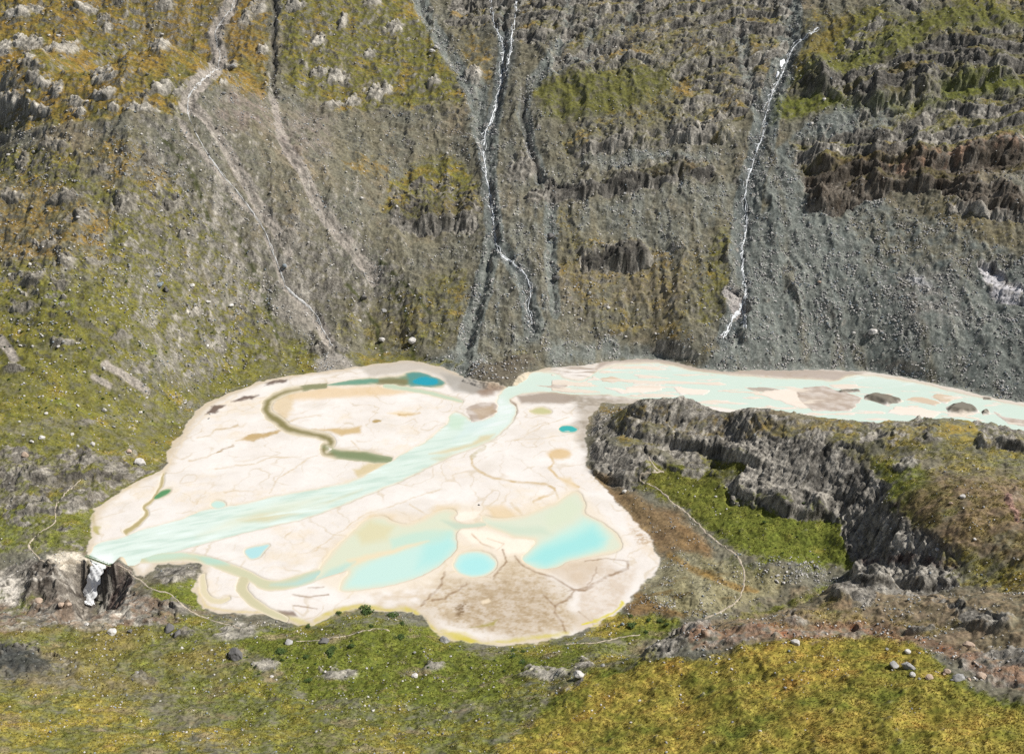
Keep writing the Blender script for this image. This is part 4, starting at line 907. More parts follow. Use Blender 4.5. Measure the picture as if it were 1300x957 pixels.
idx = np.arange(NR * NB).reshape(NR, NB)
quads = np.stack([idx[:-1, :-1], idx[:-1, 1:], idx[1:, 1:], idx[1:, :-1]], -1).reshape(-1, 4)
def grid_mesh(name, faces, xs, ys, zs, attrs, mat):
    used = np.zeros(NR * NB, bool); used[faces.ravel()] = True
    remap = np.cumsum(used) - 1; vi = np.nonzero(used)[0]
    me = bpy.data.meshes.new(name); nv, nf = len(vi), len(faces)
    me.vertices.add(nv); me.vertices.foreach_set('co', np.stack([xs[vi], ys[vi], zs[vi]], 1).astype(F32).ravel())
    me.loops.add(nf * 4); me.loops.foreach_set('vertex_index', remap[faces].astype(np.int32).ravel())
    me.polygons.add(nf); me.polygons.foreach_set('loop_start', np.arange(0, nf * 4, 4, dtype=np.int32))
    me.polygons.foreach_set('use_smooth', np.ones(nf, bool))
    me.update(calc_edges=True)
    for an, av in attrs.items():
        a = me.attributes.new(an, 'FLOAT_COLOR', 'POINT')
        a.data.foreach_set('color', np.concatenate([av[vi], np.ones((nv, 1), F32)], 1).astype(F32).ravel())
    me.materials.append(mat)
    o = bpy.data.objects.new(name, me); COL.objects.link(o)
    return o
def structure(o, label, cat):
    o['kind'] = 'structure'; o['label'] = label; o['category'] = cat
    return o
coarse = np.stack([stony, rough, amt], 1).astype(F32)
f0 = quads[:, 0]
BLUFF = [(742, 516), (780, 508), (812, 503), (1000, 516), (1100, 526), (1320, 540), (1320, 752), (1240, 752), (1150, 752), (1080, 738), (1072, 664), (1000, 654), (925, 628), (905, 606), (835, 600), (785, 616), (744, 598)]
kb = sdist(U[f0], V[f0], BLUFF) > 0
kf = De[f0] <= 0
kn = (V[f0] > np.interp(U[f0], [-200, 60, 118, 170, 250, 700, 800, 860, 960, 1060, 1100, 1400], [712, 714, 716, 716, 716, 780, 775, 794, 776, 734, 737, 750]))
cat = np.where(kf, 0, np.where(kb & (Y[f0] < 640), 1, np.where(kn, 2, 3)))
for i, (nm, lab, ct) in enumerate((('sand_flat', 'pale cream silt flat of a drained glacial lake, crossed by turquoise channels', 'sand flat'),
                                   ('rocky_hill', 'ice-smoothed grey rock knoll with grassy top beside the upper river', 'hill'),
                                   ('near_hillside', 'grassy stony slope below the viewpoint on the near side of the flat', 'hillside'),
                                   ('mountain', 'steep scree and grass mountain wall with gullies rising behind the flat', 'mountain'))):
    structure(grid_mesh(nm, quads[cat == i], XD, YD, ZD, {'tone': C, 'coarse': coarse}, GROUND), lab, ct)
print('ground', time.time() - T0)

# ------------------------------------------------------------------ water
def water_material(name, rough=.28):
    m = bpy.data.materials.new(name); nt, N = nodes_of(m); lk = nt.links.new
    out = N('ShaderNodeOutputMaterial'); bs = N('ShaderNodeBsdfPrincipled'); lk(bs.outputs[0], out.inputs[0])
    at = N('ShaderNodeAttribute', attribute_name='tone'); lk(at.outputs['Color'], bs.inputs['Base Color'])
    bs.inputs['Roughness'].default_value = rough; bs.inputs['IOR'].default_value = 1.33; bs.inputs['Specular IOR Level'].default_value = .3
    pos = N('ShaderNodeNewGeometry'); n1 = N('ShaderNodeTexNoise'); n1.inputs['Scale'].default_value = .8; n1.inputs['Detail'].default_value = 3; lk(pos.outputs['Position'], n1.inputs['Vector'])
    bu = N('ShaderNodeBump'); bu.inputs['Distance'].default_value = .06; bu.inputs['Strength'].default_value = .35; lk(n1.outputs['Fac'], bu.inputs['Height']); lk(bu.outputs[0], bs.inputs['Normal'])
    return m
WATER = water_material('milky_water')
U1, V1 = proj(X, Y, np.zeros_like(X)); U1 = U1.astype(F32); V1 = V1.astype(F32)
wk = np.nonzero((De < 4) & (wsd > -6) | ((De < 3) & (wsd > -8)))[0]
uu = WARP_U[wk]; vv = WARP_V[wk]
names = list(WATERS)
SD = np.stack([boxed(uu, vv, WATERS[n], 14, lambda a, b: sdist(a, b, WATERS[n]), -50) for n in names])
best = np.full(len(X), -1); best[wk] = SD.argmax(0)
bsd = np.full(len(X), -50.0, F32); bsd[wk] = SD.max(0)
WC = np.zeros((len(X), 3), F32)
def wmix(sel, c, m):
    m = np.clip(m, 0, 1)[:, None]
    WC[sel] = WC[sel] * (1 - m) + np.asarray(c, F32) * m
WCOL = {'river': ((216, 231, 221), 3.0), 'olive': ((138, 130, 88), 5.5), 'far': ((126, 150, 124), 4), 'side': ((204, 204, 172), 3.5), 'branch': ((204, 198, 164), 3), 'loop': ((218, 208, 176), 2.5),
        'pond_l': ((216, 221, 198), 7), 'pond_r': ((216, 222, 202), 7), 'pool': ((190, 228, 222), 5), 'teal': ((66, 178, 176), 1.6), 'green': ((92, 146, 100), 2), 'tri': ((178, 220, 222), 3), 'tiny': ((196, 226, 216), 3),
        'khaki': ((200, 198, 150), 3), 'thin': ((196, 210, 186), 2), 'shorec': ((182, 168, 122), 2)}
EDGE = A(228, 216, 192, EF)
for i, n in enumerate(names):
    sel = wk[SD.argmax(0) == i]
    if not len(sel): continue
    c, ww = WCOL[n]
    WC[sel] = EDGE
    wmix(sel, A(*c, EF), sstep(-1.2, ww, bsd[sel]))
def W_(n, poly, col, a=1.0, f=4.0, nz=None):
    sel = wk[SD.argmax(0) == names.index(n)]
    m = pmask(WARP_U[sel], WARP_V[sel], poly, f) * a
    if nz is not None: m = m * nz[sel]
    wmix(sel, A(*col, EF), m)
flow = fbm((X + Y * .35) / 26, (Y - X * .35) / 5, 4, 81)
sr = wk[SD.argmax(0) == 0]
wmix(sr, A(222, 235, 227, EF), .6 * sstep(520, 160, U[sr])); wmix(sr, A(190, 213, 200, EF), .7 * sstep(-.1, .45, flow[sr]) * sstep(720, 450, U[sr]))
wmix(sr, A(232, 244, 240, EF), .6 * sstep(.15, .55, -flow[sr]))
W_('river', [(250, 680), (300, 655), (350, 640), (420, 628), (380, 645), (320, 662)], (222, 222, 196), .5, 6)
W_('river', [(300, 660), (330, 652), (380, 648), (430, 632), (460, 620), (400, 645), (340, 662)], (214, 204, 164), .7, 4, sstep(-.5, .2, flow))
W_('river', [(545, 576), (570, 569), (598, 563), (610, 553), (628, 551), (622, 558), (600, 566), (570, 575)], (216, 204, 166), .85, 3); W_('river', [(548, 582), (574, 576), (560, 585)], (206, 200, 166), .6, 3)
W_('river', [(634, 505), (648, 510), (654, 518), (645, 535), (625, 545), (600, 552), (612, 540), (630, 528)], (236, 242, 242), .7, 5, sstep(-.4, .3, flow)); W_('river', [(600, 530), (630, 533), (610, 545), (575, 560)], (210, 228, 226), .6, 5)
W_('river', [(118, 700), (140, 702), (150, 716), (120, 718)], (240, 246, 244), .8, 5); W_('river', [(570, 525), (590, 530), (585, 545), (570, 545)], (196, 222, 196), .6, 4)
W_('river', [(640, 480), (720, 470), (900, 470), (1310, 500), (1310, 560), (900, 520), (640, 510)], (208, 225, 212), .7, 6)
W_('olive', [(410, 566), (440, 572), (500, 576), (500, 590), (430, 582)], (128, 146, 110), .8, 4); W_('olive', [(380, 487), (420, 484), (420, 494), (385, 497)], (126, 132, 96), .8, 3)
W_('far', [(470, 482), (500, 479), (520, 481), (514, 489), (480, 487)], (134, 122, 84), .8, 3); W_('far', [(516, 474), (536, 471), (560, 480), (566, 486), (545, 492), (520, 490)], (84, 150, 146), .85, 3)
W_('far', [(405, 489), (440, 482), (480, 480), (480, 485), (440, 489)], (104, 158, 138), .8, 2.5); W_('far', ell(540, 483.5, 16, 5.2), (40, 160, 182), 1, 1.6)
W_('pond_l', [(437, 746), (452, 722), (470, 711), (500, 701), (534, 690), (556, 684), (572, 677), (580, 692), (566, 710), (534, 732), (500, 740), (467, 746)], (196, 228, 220), .95, 8)
W_('pond_l', [(540, 690), (570, 680), (579, 692), (560, 712), (530, 720)], (170, 224, 220), .7, 10)
W_('pond_l', [(495, 684), (520, 676), (552, 672), (572, 672), (578, 680), (550, 688), (520, 692), (498, 696)], (182, 222, 210), .6, 5)
W_('pond_l', [(440, 710), (470, 703), (500, 696), (534, 687), (545, 686), (500, 702), (460, 712), (446, 718)], (232, 216, 184), .85, 3)
W_('pond_l', [(398, 738), (420, 722), (450, 712), (430, 730), (410, 736)], (176, 216, 208), .7, 4)
W_('pond_l', [(450, 676), (470, 660), (500, 668), (490, 684), (460, 690)], (218, 206, 160), .6, 6); W_('pond_l', [(560, 660), (600, 664), (622, 662), (622, 668), (580, 672)], (180, 204, 188), .6, 3)
W_('pond_r', [(664, 711), (680, 694), (700, 682), (718, 672), (741, 659), (758, 663), (772, 682), (766, 695), (741, 703), (723, 706), (706, 715), (692, 721), (674, 717)], (190, 228, 218), .95, 9)
W_('pond_r', [(668, 710), (690, 694), (730, 680), (752, 668), (768, 684), (758, 696), (716, 708), (694, 718)], (158, 222, 220), .85, 9)
W_('pond_r', [(690, 655), (725, 630), (740, 645), (725, 660), (700, 672)], (212, 222, 196), .6, 7); W_('pond_r', [(622, 664), (660, 668), (690, 668), (700, 678), (650, 678)], (196, 214, 194), .6, 5)
W_('side', [(250, 706), (275, 706), (290, 716), (262, 716)], (176, 214, 200), .8, 4); W_('side', [(176, 704), (230, 700), (250, 706), (190, 712)], (190, 220, 204), .7, 4)
W_('side', [(345, 742), (375, 736), (395, 728), (412, 722), (415, 730), (380, 742)], (176, 214, 210), .8, 5); W_('pool', ell(603, 717, 20, 11), (168, 226, 226), .8, 6)
WLAB = {'river': ('river', 'milky pale turquoise meltwater river winding across the sand flat', 'river'), 'olive': ('water_channel', 'olive brown winding channel on the far left of the sand flat', 'water channel'),
        'far': ('pond', 'dark teal pool under the mountain foot with a deep blue eye', 'pond'), 'side': ('water_channel', 'pale khaki side channel between the outlet knoll and the turquoise pond', 'water channel'),
        'branch': ('water_channel', 'khaki side branch running to the near left shore', 'water channel'), 'loop': ('water_channel', 'faint hooked channel in the near left bay of the sand flat', 'water channel'),
        'pond_l': ('pond', 'large pale turquoise pond with a tan shoal, left of the round pool', 'pond'), 'pond_r': ('pond', 'brightest turquoise pond on the right of the sand flat', 'pond'),
        'pool': ('pond', 'small round light blue pool between the two large ponds', 'pond'), 'teal': ('pond', 'tiny teal pool beside the gravel at the foot of the rock knoll', 'pond'), 'green': ('pond', 'tiny dark green pool near the left shore of the flat', 'pond'),
        'tri': ('pond', 'small triangular light blue pool on the sand below the river', 'pond'), 'tiny': ('pond', 'tiny pale pool on the sand at the river\'s upper edge', 'pond'), 'khaki': ('pond', 'shallow khaki puddle on the sand beside the river bend', 'pond'),
        'thin': ('water_channel', 'thin pale trickle leaving the dark teal pool', 'water channel'), 'shorec': ('water_channel', 'thin tan rill running past the tiny green pool', 'water channel')}
fb = best[quads]; fs = bsd[quads].max(1)
own = np.take_along_axis(fb, bsd[quads].argmax(1)[:, None], 1)[:, 0]
keep = (fs > -3) & (De[quads].min(1) < 3.0) & (V1[f0] < 716.5 + 2 * (U1[f0] > 140)) | ((fs > -3) & (De[quads].min(1) < 1.5) & (U1[f0] > 172))
WC[(best < 0)] = EDGE
for i, n in enumerate(names):
    fsel = quads[keep & (own == i)]
    if len(fsel):
        nm, lab, ct = WLAB[n]
        structure(grid_mesh(nm, fsel, X, Y, np.zeros_like(Z), {'tone': WC}, WATER), lab, ct)
print('water', time.time() - T0)

# ------------------------------------------------------------------ plain materials
def plain(name, col, var=.3, scale=1.2, rough=.9, bump=.5, bdist=.3, spec=.2):
    m = bpy.data.materials.new(name); nt, N = nodes_of(m); lk = nt.links.new
    out = N('ShaderNodeOutputMaterial'); bs = N('ShaderNodeBsdfPrincipled'); lk(bs.outputs[0], out.inputs[0])
    tc = N('ShaderNodeTexCoord'); no = N('ShaderNodeTexNoise'); no.inputs['Scale'].default_value = scale; no.inputs['Detail'].default_value = 5; lk(tc.outputs['Object'], no.inputs['Vector'])
    cr = N('ShaderNodeValToRGB'); cr.color_ramp.elements[0].position = .3; cr.color_ramp.elements[1].position = .7
    cr.color_ramp.elements[0].color = (*[c * (1 - var) for c in col], 1); cr.color_ramp.elements[1].color = (*[min(.9, c * (1 + var)) for c in col], 1)
    lk(no.outputs['Fac'], cr.inputs[0]); lk(cr.outputs[0], bs.inputs['Base Color'])
    bs.inputs['Roughness'].default_value = rough; bs.inputs['Specular IOR Level'].default_value = spec
    bu = N('ShaderNodeBump'); bu.inputs['Strength'].default_value = bump; bu.inputs['Distance'].default_value = bdist; lk(no.outputs['Fac'], bu.inputs['Height']); lk(bu.outputs[0], bs.inputs['Normal'])
    return m
M_PALE = plain('pale_stone', (.46, .44, .41)); M_GREY = plain('grey_stone', (.27, .265, .255)); M_DARK = plain('dark_stone', (.12, .115, .11)); M_WARM = plain('warm_stone', (.38, .29, .22)); M_BLUE = plain('blue_grey_stone', (.20, .23, .25))
M_FOAM = plain('white_water', (.62, .64, .65), .32, .9, .5, .6, .3); M_FALL = plain('falling_water', (.84, .86, .86), .06, 1.2, .5, .5, .25); M_STREAM = plain('thin_stream', (.46, .46, .45), .25, .6, .5, .6, .3); M_SNOW = plain('old_snow', (.80, .82, .85), .06, .6, .8)
M_PATH = plain('trodden_path', (.36, .31, .24), .3, 1.5); M_LEAF = plain('shrub_leaf', (.06, .095, .025), .45, 2.5, .7); M_TWIG = plain('twig', (.08, .06, .04), .2, 3)
M_GREEN = plain('green_paint', (.07, .22, .08), .1, 3, .5); M_WOOD = plain('weathered_wood', (.25, .21, .16), .2, 4)

def mesh_obj(name, verts, faces, mat, smooth=True):
    me = bpy.data.meshes.new(name); me.from_pydata([tuple(v) for v in verts], [], [tuple(f) for f in faces]); me.update()
    if smooth: me.polygons.foreach_set('use_smooth', np.ones(len(me.polygons), bool))
    me.materials.append(mat)
    o = bpy.data.objects.new(name, me); COL.objects.link(o)
    return o

# ------------------------------------------------------------------ streams on the wall and footpaths: ribbons laid on the ground
def ribbon(pts_px, w0, w1, stepm, wob, lift, seed, vary=.5):
    p = smooth_poly(pts_px, 2, False)
    q = pick(p[:, 0], p[:, 1])[:, :2]
    seg = np.hypot(*np.diff(q, axis=0).T); s = np.concatenate([[0], np.cumsum(seg)])
    t = np.arange(0, s[-1], stepm); x = np.interp(t, s, q[:, 0]); y = np.interp(t, s, q[:, 1])
    rg = np.random.default_rng(seed)
    x = x + wob * 1.6 * fbm(t / 9, t * 0 + seed * 3.3, 4, seed, .65) ; y = y + wob * .6 * fbm(t / 7, t * 0 + 50 + seed, 3, seed)
    tx = np.gradient(x); ty = np.gradient(y); l = np.hypot(tx, ty) + 1e-6; nx, ny = -ty / l, tx / l
    w = (w0 + (w1 - w0) * t / s[-1]) * np.clip(1 + vary * fbm(t / 4.5, t * 0 + 9 + seed, 3, seed + 3) * 1.9, .02 if vary > .6 else .3, 2.0)
    V_, F_ = [], []
    for i in range(len(t)):
        for k in (-1, -.4, .4, 1):
            px, py = x[i] + nx[i] * w[i] * k * .5, y[i] + ny[i] * w[i] * k * .5
            V_.append((px, py, float(ground(px, py)) + (lift if abs(k) < .9 else -.15)))
        if i and min(w[i], w[i - 1]) > .12 * w0:
            a = (i - 1) * 4
            for j in range(3): F_.append((a + j, a + j + 1, a + j + 5, a + j + 4))
    return V_, F_
def joined(parts):
    V_, F_ = [], []
    for v, f in parts:
        b = len(V_); V_ += v; F_ += [tuple(i + b for i in q) for q in f]
    return V_, F_
def shift(pts, dx): return [(a + dx, b) for a, b in pts]
STRM = [(['a', 'a2'], .85, .6, 'long white cascade falling down the middle of the mountain wall'), (['b', 'b2'], .35, .75, 'white cascade in the grey gully on the right of the wall'), (['c'], .30, .75, 'thin grey-white stream threading the left gully and its sediment fan down to the flat')]
for n, (keys, w0, w1, lab) in enumerate(STRM):
    parts = []
    for k in keys:
        pts = STREAMS[k]
        parts.append(ribbon(pts, w0, w1, 1.6, 1.1, .45, 5 + n * 7, 1.15))
        if keys != ['c']: parts.append(ribbon(shift(pts, -1.2), w0 * .45, w1 * .6, 1.4, 4.2, .3, 170 + n * 11, 1.25))
        parts.append(ribbon(shift(pts, .6), w0 * .5, w1 * .55, 1.6, 2.3, .35, 90 + n * 5, 1.1))
    v, f = joined(parts)
    structure(mesh_obj('mountain_stream', v, f, M_STREAM if keys == ['c'] else M_FOAM), lab, 'stream')
# waterfall at the outlet
def at_t(u, v, z): return np.array([*at_z(u, v, z), z])
_dir = (G2 - G1) / np.hypot(*(G2 - G1)) if np.hypot(*(G2 - G1)) > 2 else _d
_dir = (G2 - G1) / np.hypot(*(G2 - G1)); _nrm = np.array([-_dir[1], _dir[0]])
prof = [(-5, .04, 4.6), (-1, .02, 4.4), (.8, -.8, 4.4), (3, -3.5, 4.1), (7, -9.2, 4.1), (11.2, -15.2, 4.5), (12.6, -16.6, 4.6)]
wl = [np.array([*(G1 + _dir * q_ + _nrm * h_), z_]) for q_, z_, h_ in prof]; wr = [np.array([*(G1 + _dir * q_ - _nrm * h_), z_]) for q_, z_, h_ in prof]
wl = smooth_poly(wl, 2, False); wr = smooth_poly(wr, 2, False)
v, f = [], []; nk = 15
for i in range(len(wl)):
    for k in range(nk):
        q = wl[i] + (wr[i] - wl[i]) * (k / (nk - 1)); b_ = math.sin(math.pi * k / (nk - 1)); q = q + (wr[i] - wl[i]) * (k / (nk - 1) - .5) * .16 * math.sin(i * 1.7) * (i > 5)
        v.append((q[0], q[1] - .4 * b_ - .06 * random.random(), q[2] + .12 * b_ * (i > 4) + (.45 * math.sin(i * 1.9 + k * .8) + .3 * random.random()) * (i > 7)))
        if i and k: a = i * nk + k; f.append((a - nk - 1, a - nk, a, a - 1))
structure(mesh_obj('waterfall', v, f, M_FALL), 'broad white waterfall plunging through the rock notch at the lake outlet', 'waterfall')
PATHS = [([(824, 580), (828, 590), (835, 597), (846, 601), (837, 598), (826, 602), (814, 604), (811, 610), (822, 615), (835, 620), (848, 633), (867, 648), (880, 659), (895, 676), (919, 694), (935, 704), (943, 718), (946, 738), (942, 752), (934, 766), (914, 778), (892, 786)], 1.5, 'pale footpath zigzagging down the meadow below the rock knoll'),
         ([(103, 609), (88, 622), (78, 632), (73, 639), (69, 648), (72, 660), (68, 667), (54, 673), (39, 685), (34, 695), (47, 705), (51, 712), (64, 716), (81, 716), (108, 716)], 1.3, 'pale footpath winding down the dark slabs left of the outlet'),
         ([(150, 722), (170, 732), (180, 738), (190, 748), (208, 751), (221, 757), (233, 770), (251, 781), (272, 789), (294, 794), (306, 799)], 1.3, 'footpath curving across the green bank right of the waterfall'),
         ([(375, 814), (400, 814), (420, 810), (440, 808), (465, 800), (480, 798), (497, 801)], .9, 'narrow footpath across the bushy near bank under the mud flat'), ([(718, 818), (740, 817), (770, 815), (790, 808), (815, 806)], .9, 'short grey path left of the foreground rock spur')]
for n, (pts, w, lab) in enumerate(PATHS):
    v, f = ribbon(pts, w * .85, w * .85, 1.2, .6, .2, 200 + n, .5)
    structure(mesh_obj('footpath', v, f, M_PATH), lab, 'footpath')
print('ribbons', time.time() - T0)

# ------------------------------------------------------------------ snow patches
def patch(name, poly, label, cat, mat, thick):
    p = smooth_poly(poly, 2); q = pick(p[:, 0], p[:, 1]); c = q[:, :2].mean(0)
    rings = [1.0, .75, .45, .15]; V_, F_ = [], []
    for k, rr_ in enumerate(rings):
        for a in q[:, :2]:
            x, y = c + (a - c) * rr_
            V_.append((x, y, float(ground(x, y)) + (-.3 if k == 0 else thick * (1 - rr_ * .6))))
    n = len(q)
    for k in range(3):
        for i in range(n): F_.append((k * n + i, k * n + (i + 1) % n, (k + 1) * n + (i + 1) % n, (k + 1) * n + i))
    F_.append(tuple(3 * n + i for i in range(n)))
    o = mesh_obj(name, V_, F_, mat); o['label'] = label; o['category'] = cat
    return o
patch('snow_patch', [(990, 77), (996, 75), (997, 79), (994, 84), (992, 87), (990, 83)], 'larger white snow patch in the right gully above the cascade', 'snow patch', M_SNOW, .8)
patch('snow_patch', [(987, 90), (990, 93), (988, 98), (984, 102), (985, 96)], 'smaller slanting snow patch just below the other snow patch in the right gully', 'snow patch', M_SNOW, .7)

# ------------------------------------------------------------------ boulders
def rock_mesh(name, mat, seed, sub=2, flat=.75):
    bm = bmesh.new(); bmesh.ops.create_icosphere(bm, subdivisions=sub, radius=.5)
    rg = random.Random(seed)
    planes = [(Vector((rg.gauss(0, 1), rg.gauss(0, 1), rg.gauss(0, .8))).normalized(), rg.uniform(.27, .42)) for _ in range(9)]
    for v in bm.verts:
        for n, d in planes:
            e = v.co.dot(n) - d
            if e > 0: v.co -= n * e * .92
        v.co += Vector((rg.uniform(-1, 1), rg.uniform(-1, 1), rg.uniform(-1, 1))) * .022
        v.co.z *= flat
        v.co.x *= 1.18
    me = bpy.data.meshes.new(name); bm.to_mesh(me); bm.free(); me.materials.append(mat)
    return me
RM = {}
for key, mat in (('pale', M_PALE), ('grey', M_GREY), ('dark', M_DARK), ('warm', M_WARM), ('blue', M_BLUE)):
    RM[key] = [rock_mesh('boulder', mat, 10 + i + hash_ * 31, 2 if i else 3, (.62, .8, .72, .9)[i]) for i, hash_ in zip(range(4), [ord(key[0])] * 4)]
def depth_of(x, y, z): return y * CP - (z - CAMZ) * SP
def put_boulder(x, y, size, key, label, group=None, var=None, sink=.22):
    me = RM[key][var if var is not None else random.randrange(4)]
    o = bpy.data.objects.new('boulder', me); COL.objects.link(o)
    z = float(ground(x, y)); o.location = (x, y, z + size * (.30 - sink))
    o.scale = (size, size * random.uniform(.8, 1.1), size); o.rotation_euler = (random.uniform(-.25, .25), random.uniform(-.25, .25), random.uniform(0, 6.28))
    o['label'] = label; o['category'] = 'boulder'
    if group: o['group'] = group
    return o
TAGGED = [  # photo point at the base, width in photo pixels, colour, label
 (300, 834, 25, 'dark', 'largest dark grey boulder on the near grassy bank below the sand flat'), (366, 816, 13, 'grey', 'grey boulder at the left end of the narrow near footpath'), (411, 815, 14, 'dark', 'dark mossy boulder beside the narrow near footpath, right of the grey one'),
 (565, 814, 13, 'grey', 'squarish grey boulder on the shore next to the yellow moss'), (526, 859, 11, 'pale', 'tall pale boulder standing in the near grass at the frame bottom'), (790, 793, 6, 'blue', 'blue-grey boulder beside the dark shrubs at the right shore'),
 (1134, 846, 15, 'grey', 'blocky grey boulder on the golden grass, left of a flat one'), (1153, 849, 18, 'grey', 'flat grey slab boulder on the golden grass, touching the blocky one'), (1158, 857, 10, 'pale', 'small pale boulder just below the flat slab on golden grass'),
 (1229, 820, 14, 'warm', 'orange-tinted boulder on the stony pink spur'), (1217, 862, 16, 'grey', 'dark grey boulder at the stony corner of the golden grass'), (1246, 861, 14, 'warm', 'brownish boulder among stones at the lower right corner'),
 (1152, 828, 9, 'pale', 'pale round boulder at the edge of golden grass and pink stones'), (1202, 853, 10, 'warm', 'reddish boulder between golden grass and the stony corner'), (1180, 862, 11, 'warm', 'tan boulder low in the golden grass beside the stony corner'),
 (1010, 818, 14, 'pale', 'white flat boulder on the pink stony ground of the spur'), (142, 803, 13, 'pale', 'white flat boulder on the grass below the waterfall'), (110, 794, 7, 'pale', 'small white boulder on the tan slabs under the waterfall'),
 (165, 802, 9, 'dark', 'dark brown boulder right of the white flat one below the waterfall'), (215, 800, 16, 'dark', 'dark jagged boulder in the grass below the curving footpath'), (225, 806, 12, 'dark', 'second dark boulder leaning on the jagged one below the footpath'),
 (231, 823, 5, 'pale', 'tiny white boulder alone on the near grass, right of the jagged boulders'), (735, 858, 15, 'pale', 'whitish boulder at the left tip of the golden grass'), (765, 846, 6, 'grey', 'grey boulder on the upper edge of the golden grass'),
 (1222, 631, 8, 'pale', 'pinkish pale boulder on the brown slope atop the knoll'), (1190, 700, 6, 'pale', 'white boulder in the dark cleft at the knoll\'s lower end'), (1237, 685, 5, 'pale', 'small white boulder on the brown slope above the cleft'), (1207, 640, 6, 'warm', 'small tan boulder below the pinkish pale one atop the knoll'),
 (793, 624, 8, 'pale', 'white boulder at the foot of the round knob beside brown soil'), (608, 641, 3, 'dark', 'lone tiny dark stone on the bare sand near the ponds'), (486, 433, 10, 'pale', 'pale flat-topped boulder on the mountain foot above the far pool'),
 (524, 434, 13, 'pale', 'pale double-humped boulder right of the flat-topped one above the far pool'), (457, 408, 5, 'pale', 'small white boulder uphill of the flat-topped one'), (487, 396, 8, 'grey', 'rounded grey boulder on the brown scree above the flat-topped one'), (462, 380, 12, 'dark', 'dark boulder on the scree below the left sediment lane'),
 (706, 355, 10, 'dark', 'dark boulder in the debris right of the central cascade'), (699, 302, 13, 'dark', 'black boulder at the top of the debris right of the central cascade'), (772, 391, 6, 'pale', 'pale boulder on the scree under the dark ledge'), (748, 374, 6, 'grey', 'grey boulder left of the pale one under the dark ledge'),
 (200, 350, 11, 'grey', 'lilac grey boulder on the left hillside, uppermost of four'), (203, 364, 11, 'blue', 'blue-grey boulder on the left hillside, under the lilac one'), (211, 369, 9, 'dark', 'dark boulder touching the blue-grey one on the left hillside'), (244, 364, 8, 'pale', 'pale boulder right of the three darker ones on the left hillside'),
 (293, 389, 7, 'pale', 'pointed pale boulder on the green left hillside'), (305, 381, 4, 'pale', 'small white boulder above the pointed one on the left hillside'), (272, 362, 6, 'grey', 'grey boulder between two pale ones on the left hillside'), (99, 516, 5, 'pale', 'white boulder alone in the middle of the left green slope'),
 (53, 556, 9, 'pale', 'pale flat boulder at the left edge above the dark slabs'), (117, 565, 8, 'pale', 'bright squarish boulder on the grass above the dark slabs'), (164, 575, 7, 'warm', 'pinkish boulder above the left shore of the flat'), (32, 579, 9, 'warm', 'tan boulder in grass at the left edge of the slabs'),
 (178, 589, 16, 'pale', 'long pale slab boulder on the bank above the left shore'), (930, 290, 5, 'pale', 'pale boulder left of the right-hand cascade'), (1030, 158, 6, 'pale', 'white boulder on the grey scree under the green terrace'), (1046, 127, 5, 'pale', 'white boulder on the bright green terrace'), (554, 62, 7, 'pale', 'pale boulder at the bend of the grey scree gully, upper one'), (549, 66, 8, 'pale', 'pale boulder at the bend of the grey scree gully, lower one'),
 (1108, 423, 12, 'pale', 'pale block pile in the grey scree on the right'), (1084, 424, 6, 'pale', 'white block left of the block pile in the right scree'), (1040, 360, 5, 'warm', 'tan block in the scree above the upper river'), (361, 340, 7, 'blue', 'dark blue-grey boulder at the mouth of the short pale lane'), (284, 120, 6, 'grey', 'grey outcrop boulder on ochre grass right of the left gully'), (296, 86, 9, 'grey', 'grey rock cluster on ochre grass beside the left gully'),
 (88, 770, 7, 'warm', 'rusty block on the dark outcrop left of the waterfall'), (50, 764, 12, 'warm', 'pinkish block at the bottom of the outcrop left of the waterfall'), (78, 770, 10, 'warm', 'tan block wedged beside the pinkish one left of the waterfall')]
tp = pick([t[0] for t in TAGGED], [t[1] for t in TAGGED])
for (u, v, w, key, lab), (x, y, z) in zip(TAGGED, tp):
    put_boulder(x, y, w * depth_of(x, y, z) / FPX, key, lab, None, 0 if w > 10 else None)
# the rest of the boulders that show, in the areas where the photograph has them
AREAS = [  # outline, count, size range in metres, colours, label stem
 ([(0, 180), (230, 190), (330, 400), (380, 470), (200, 590), (0, 560)], 78, (1.7, 3.3), ('pale', 'grey', 'pale'), 'on the hummocky left hillside', 'boulders on the left hillside'),
 ([(0, 20), (270, 20), (230, 150), (0, 165)], 18, (2, 4), ('pale', 'grey'), 'on the ochre shelf at the upper left', 'boulders on the ochre shelf'),
 ([(380, 150), (590, 160), (590, 430), (440, 430), (300, 200)], 30, (1.5, 2.9), ('pale', 'grey'), 'on the brown slope left of the central cascade', 'boulders left of the central cascade'),
 ([(680, 290), (900, 300), (900, 440), (700, 440)], 26, (1.5, 2.9), ('pale', 'grey', 'dark'), 'on the scree between the two cascades', 'boulders between the two cascades'),
 ([(980, 300), (1290, 340), (1290, 490), (960, 460)], 40, (1.5, 2.9), ('pale', 'grey', 'blue'), 'in the grey scree at the upper river', 'blocks in the right scree'),
 ([(960, 708), (1060, 712), (1070, 732), (990, 745), (970, 730)], 26, (1.0, 2.2), ('pale', 'grey'), 'in the block field between meadow and spur', 'blocks below the meadow'),
 ([(60, 800), (500, 820), (700, 850), (600, 868), (60, 868)], 40, (.7, 1.7), ('pale', 'grey', 'dark'), 'on the near grassy bank', 'stones on the near bank'),
 ([(830, 605), (900, 600), (960, 640), (900, 660), (850, 630)], 16, (.8, 1.7), ('pale',), 'on the green meadow under the knoll', 'stones on the meadow'),
 ([(1100, 820), (1290, 830), (1290, 868), (1120, 868)], 16, (.8, 1.8), ('grey', 'warm', 'pale'), 'at the stony edge of the golden grass', 'stones by the golden grass')]
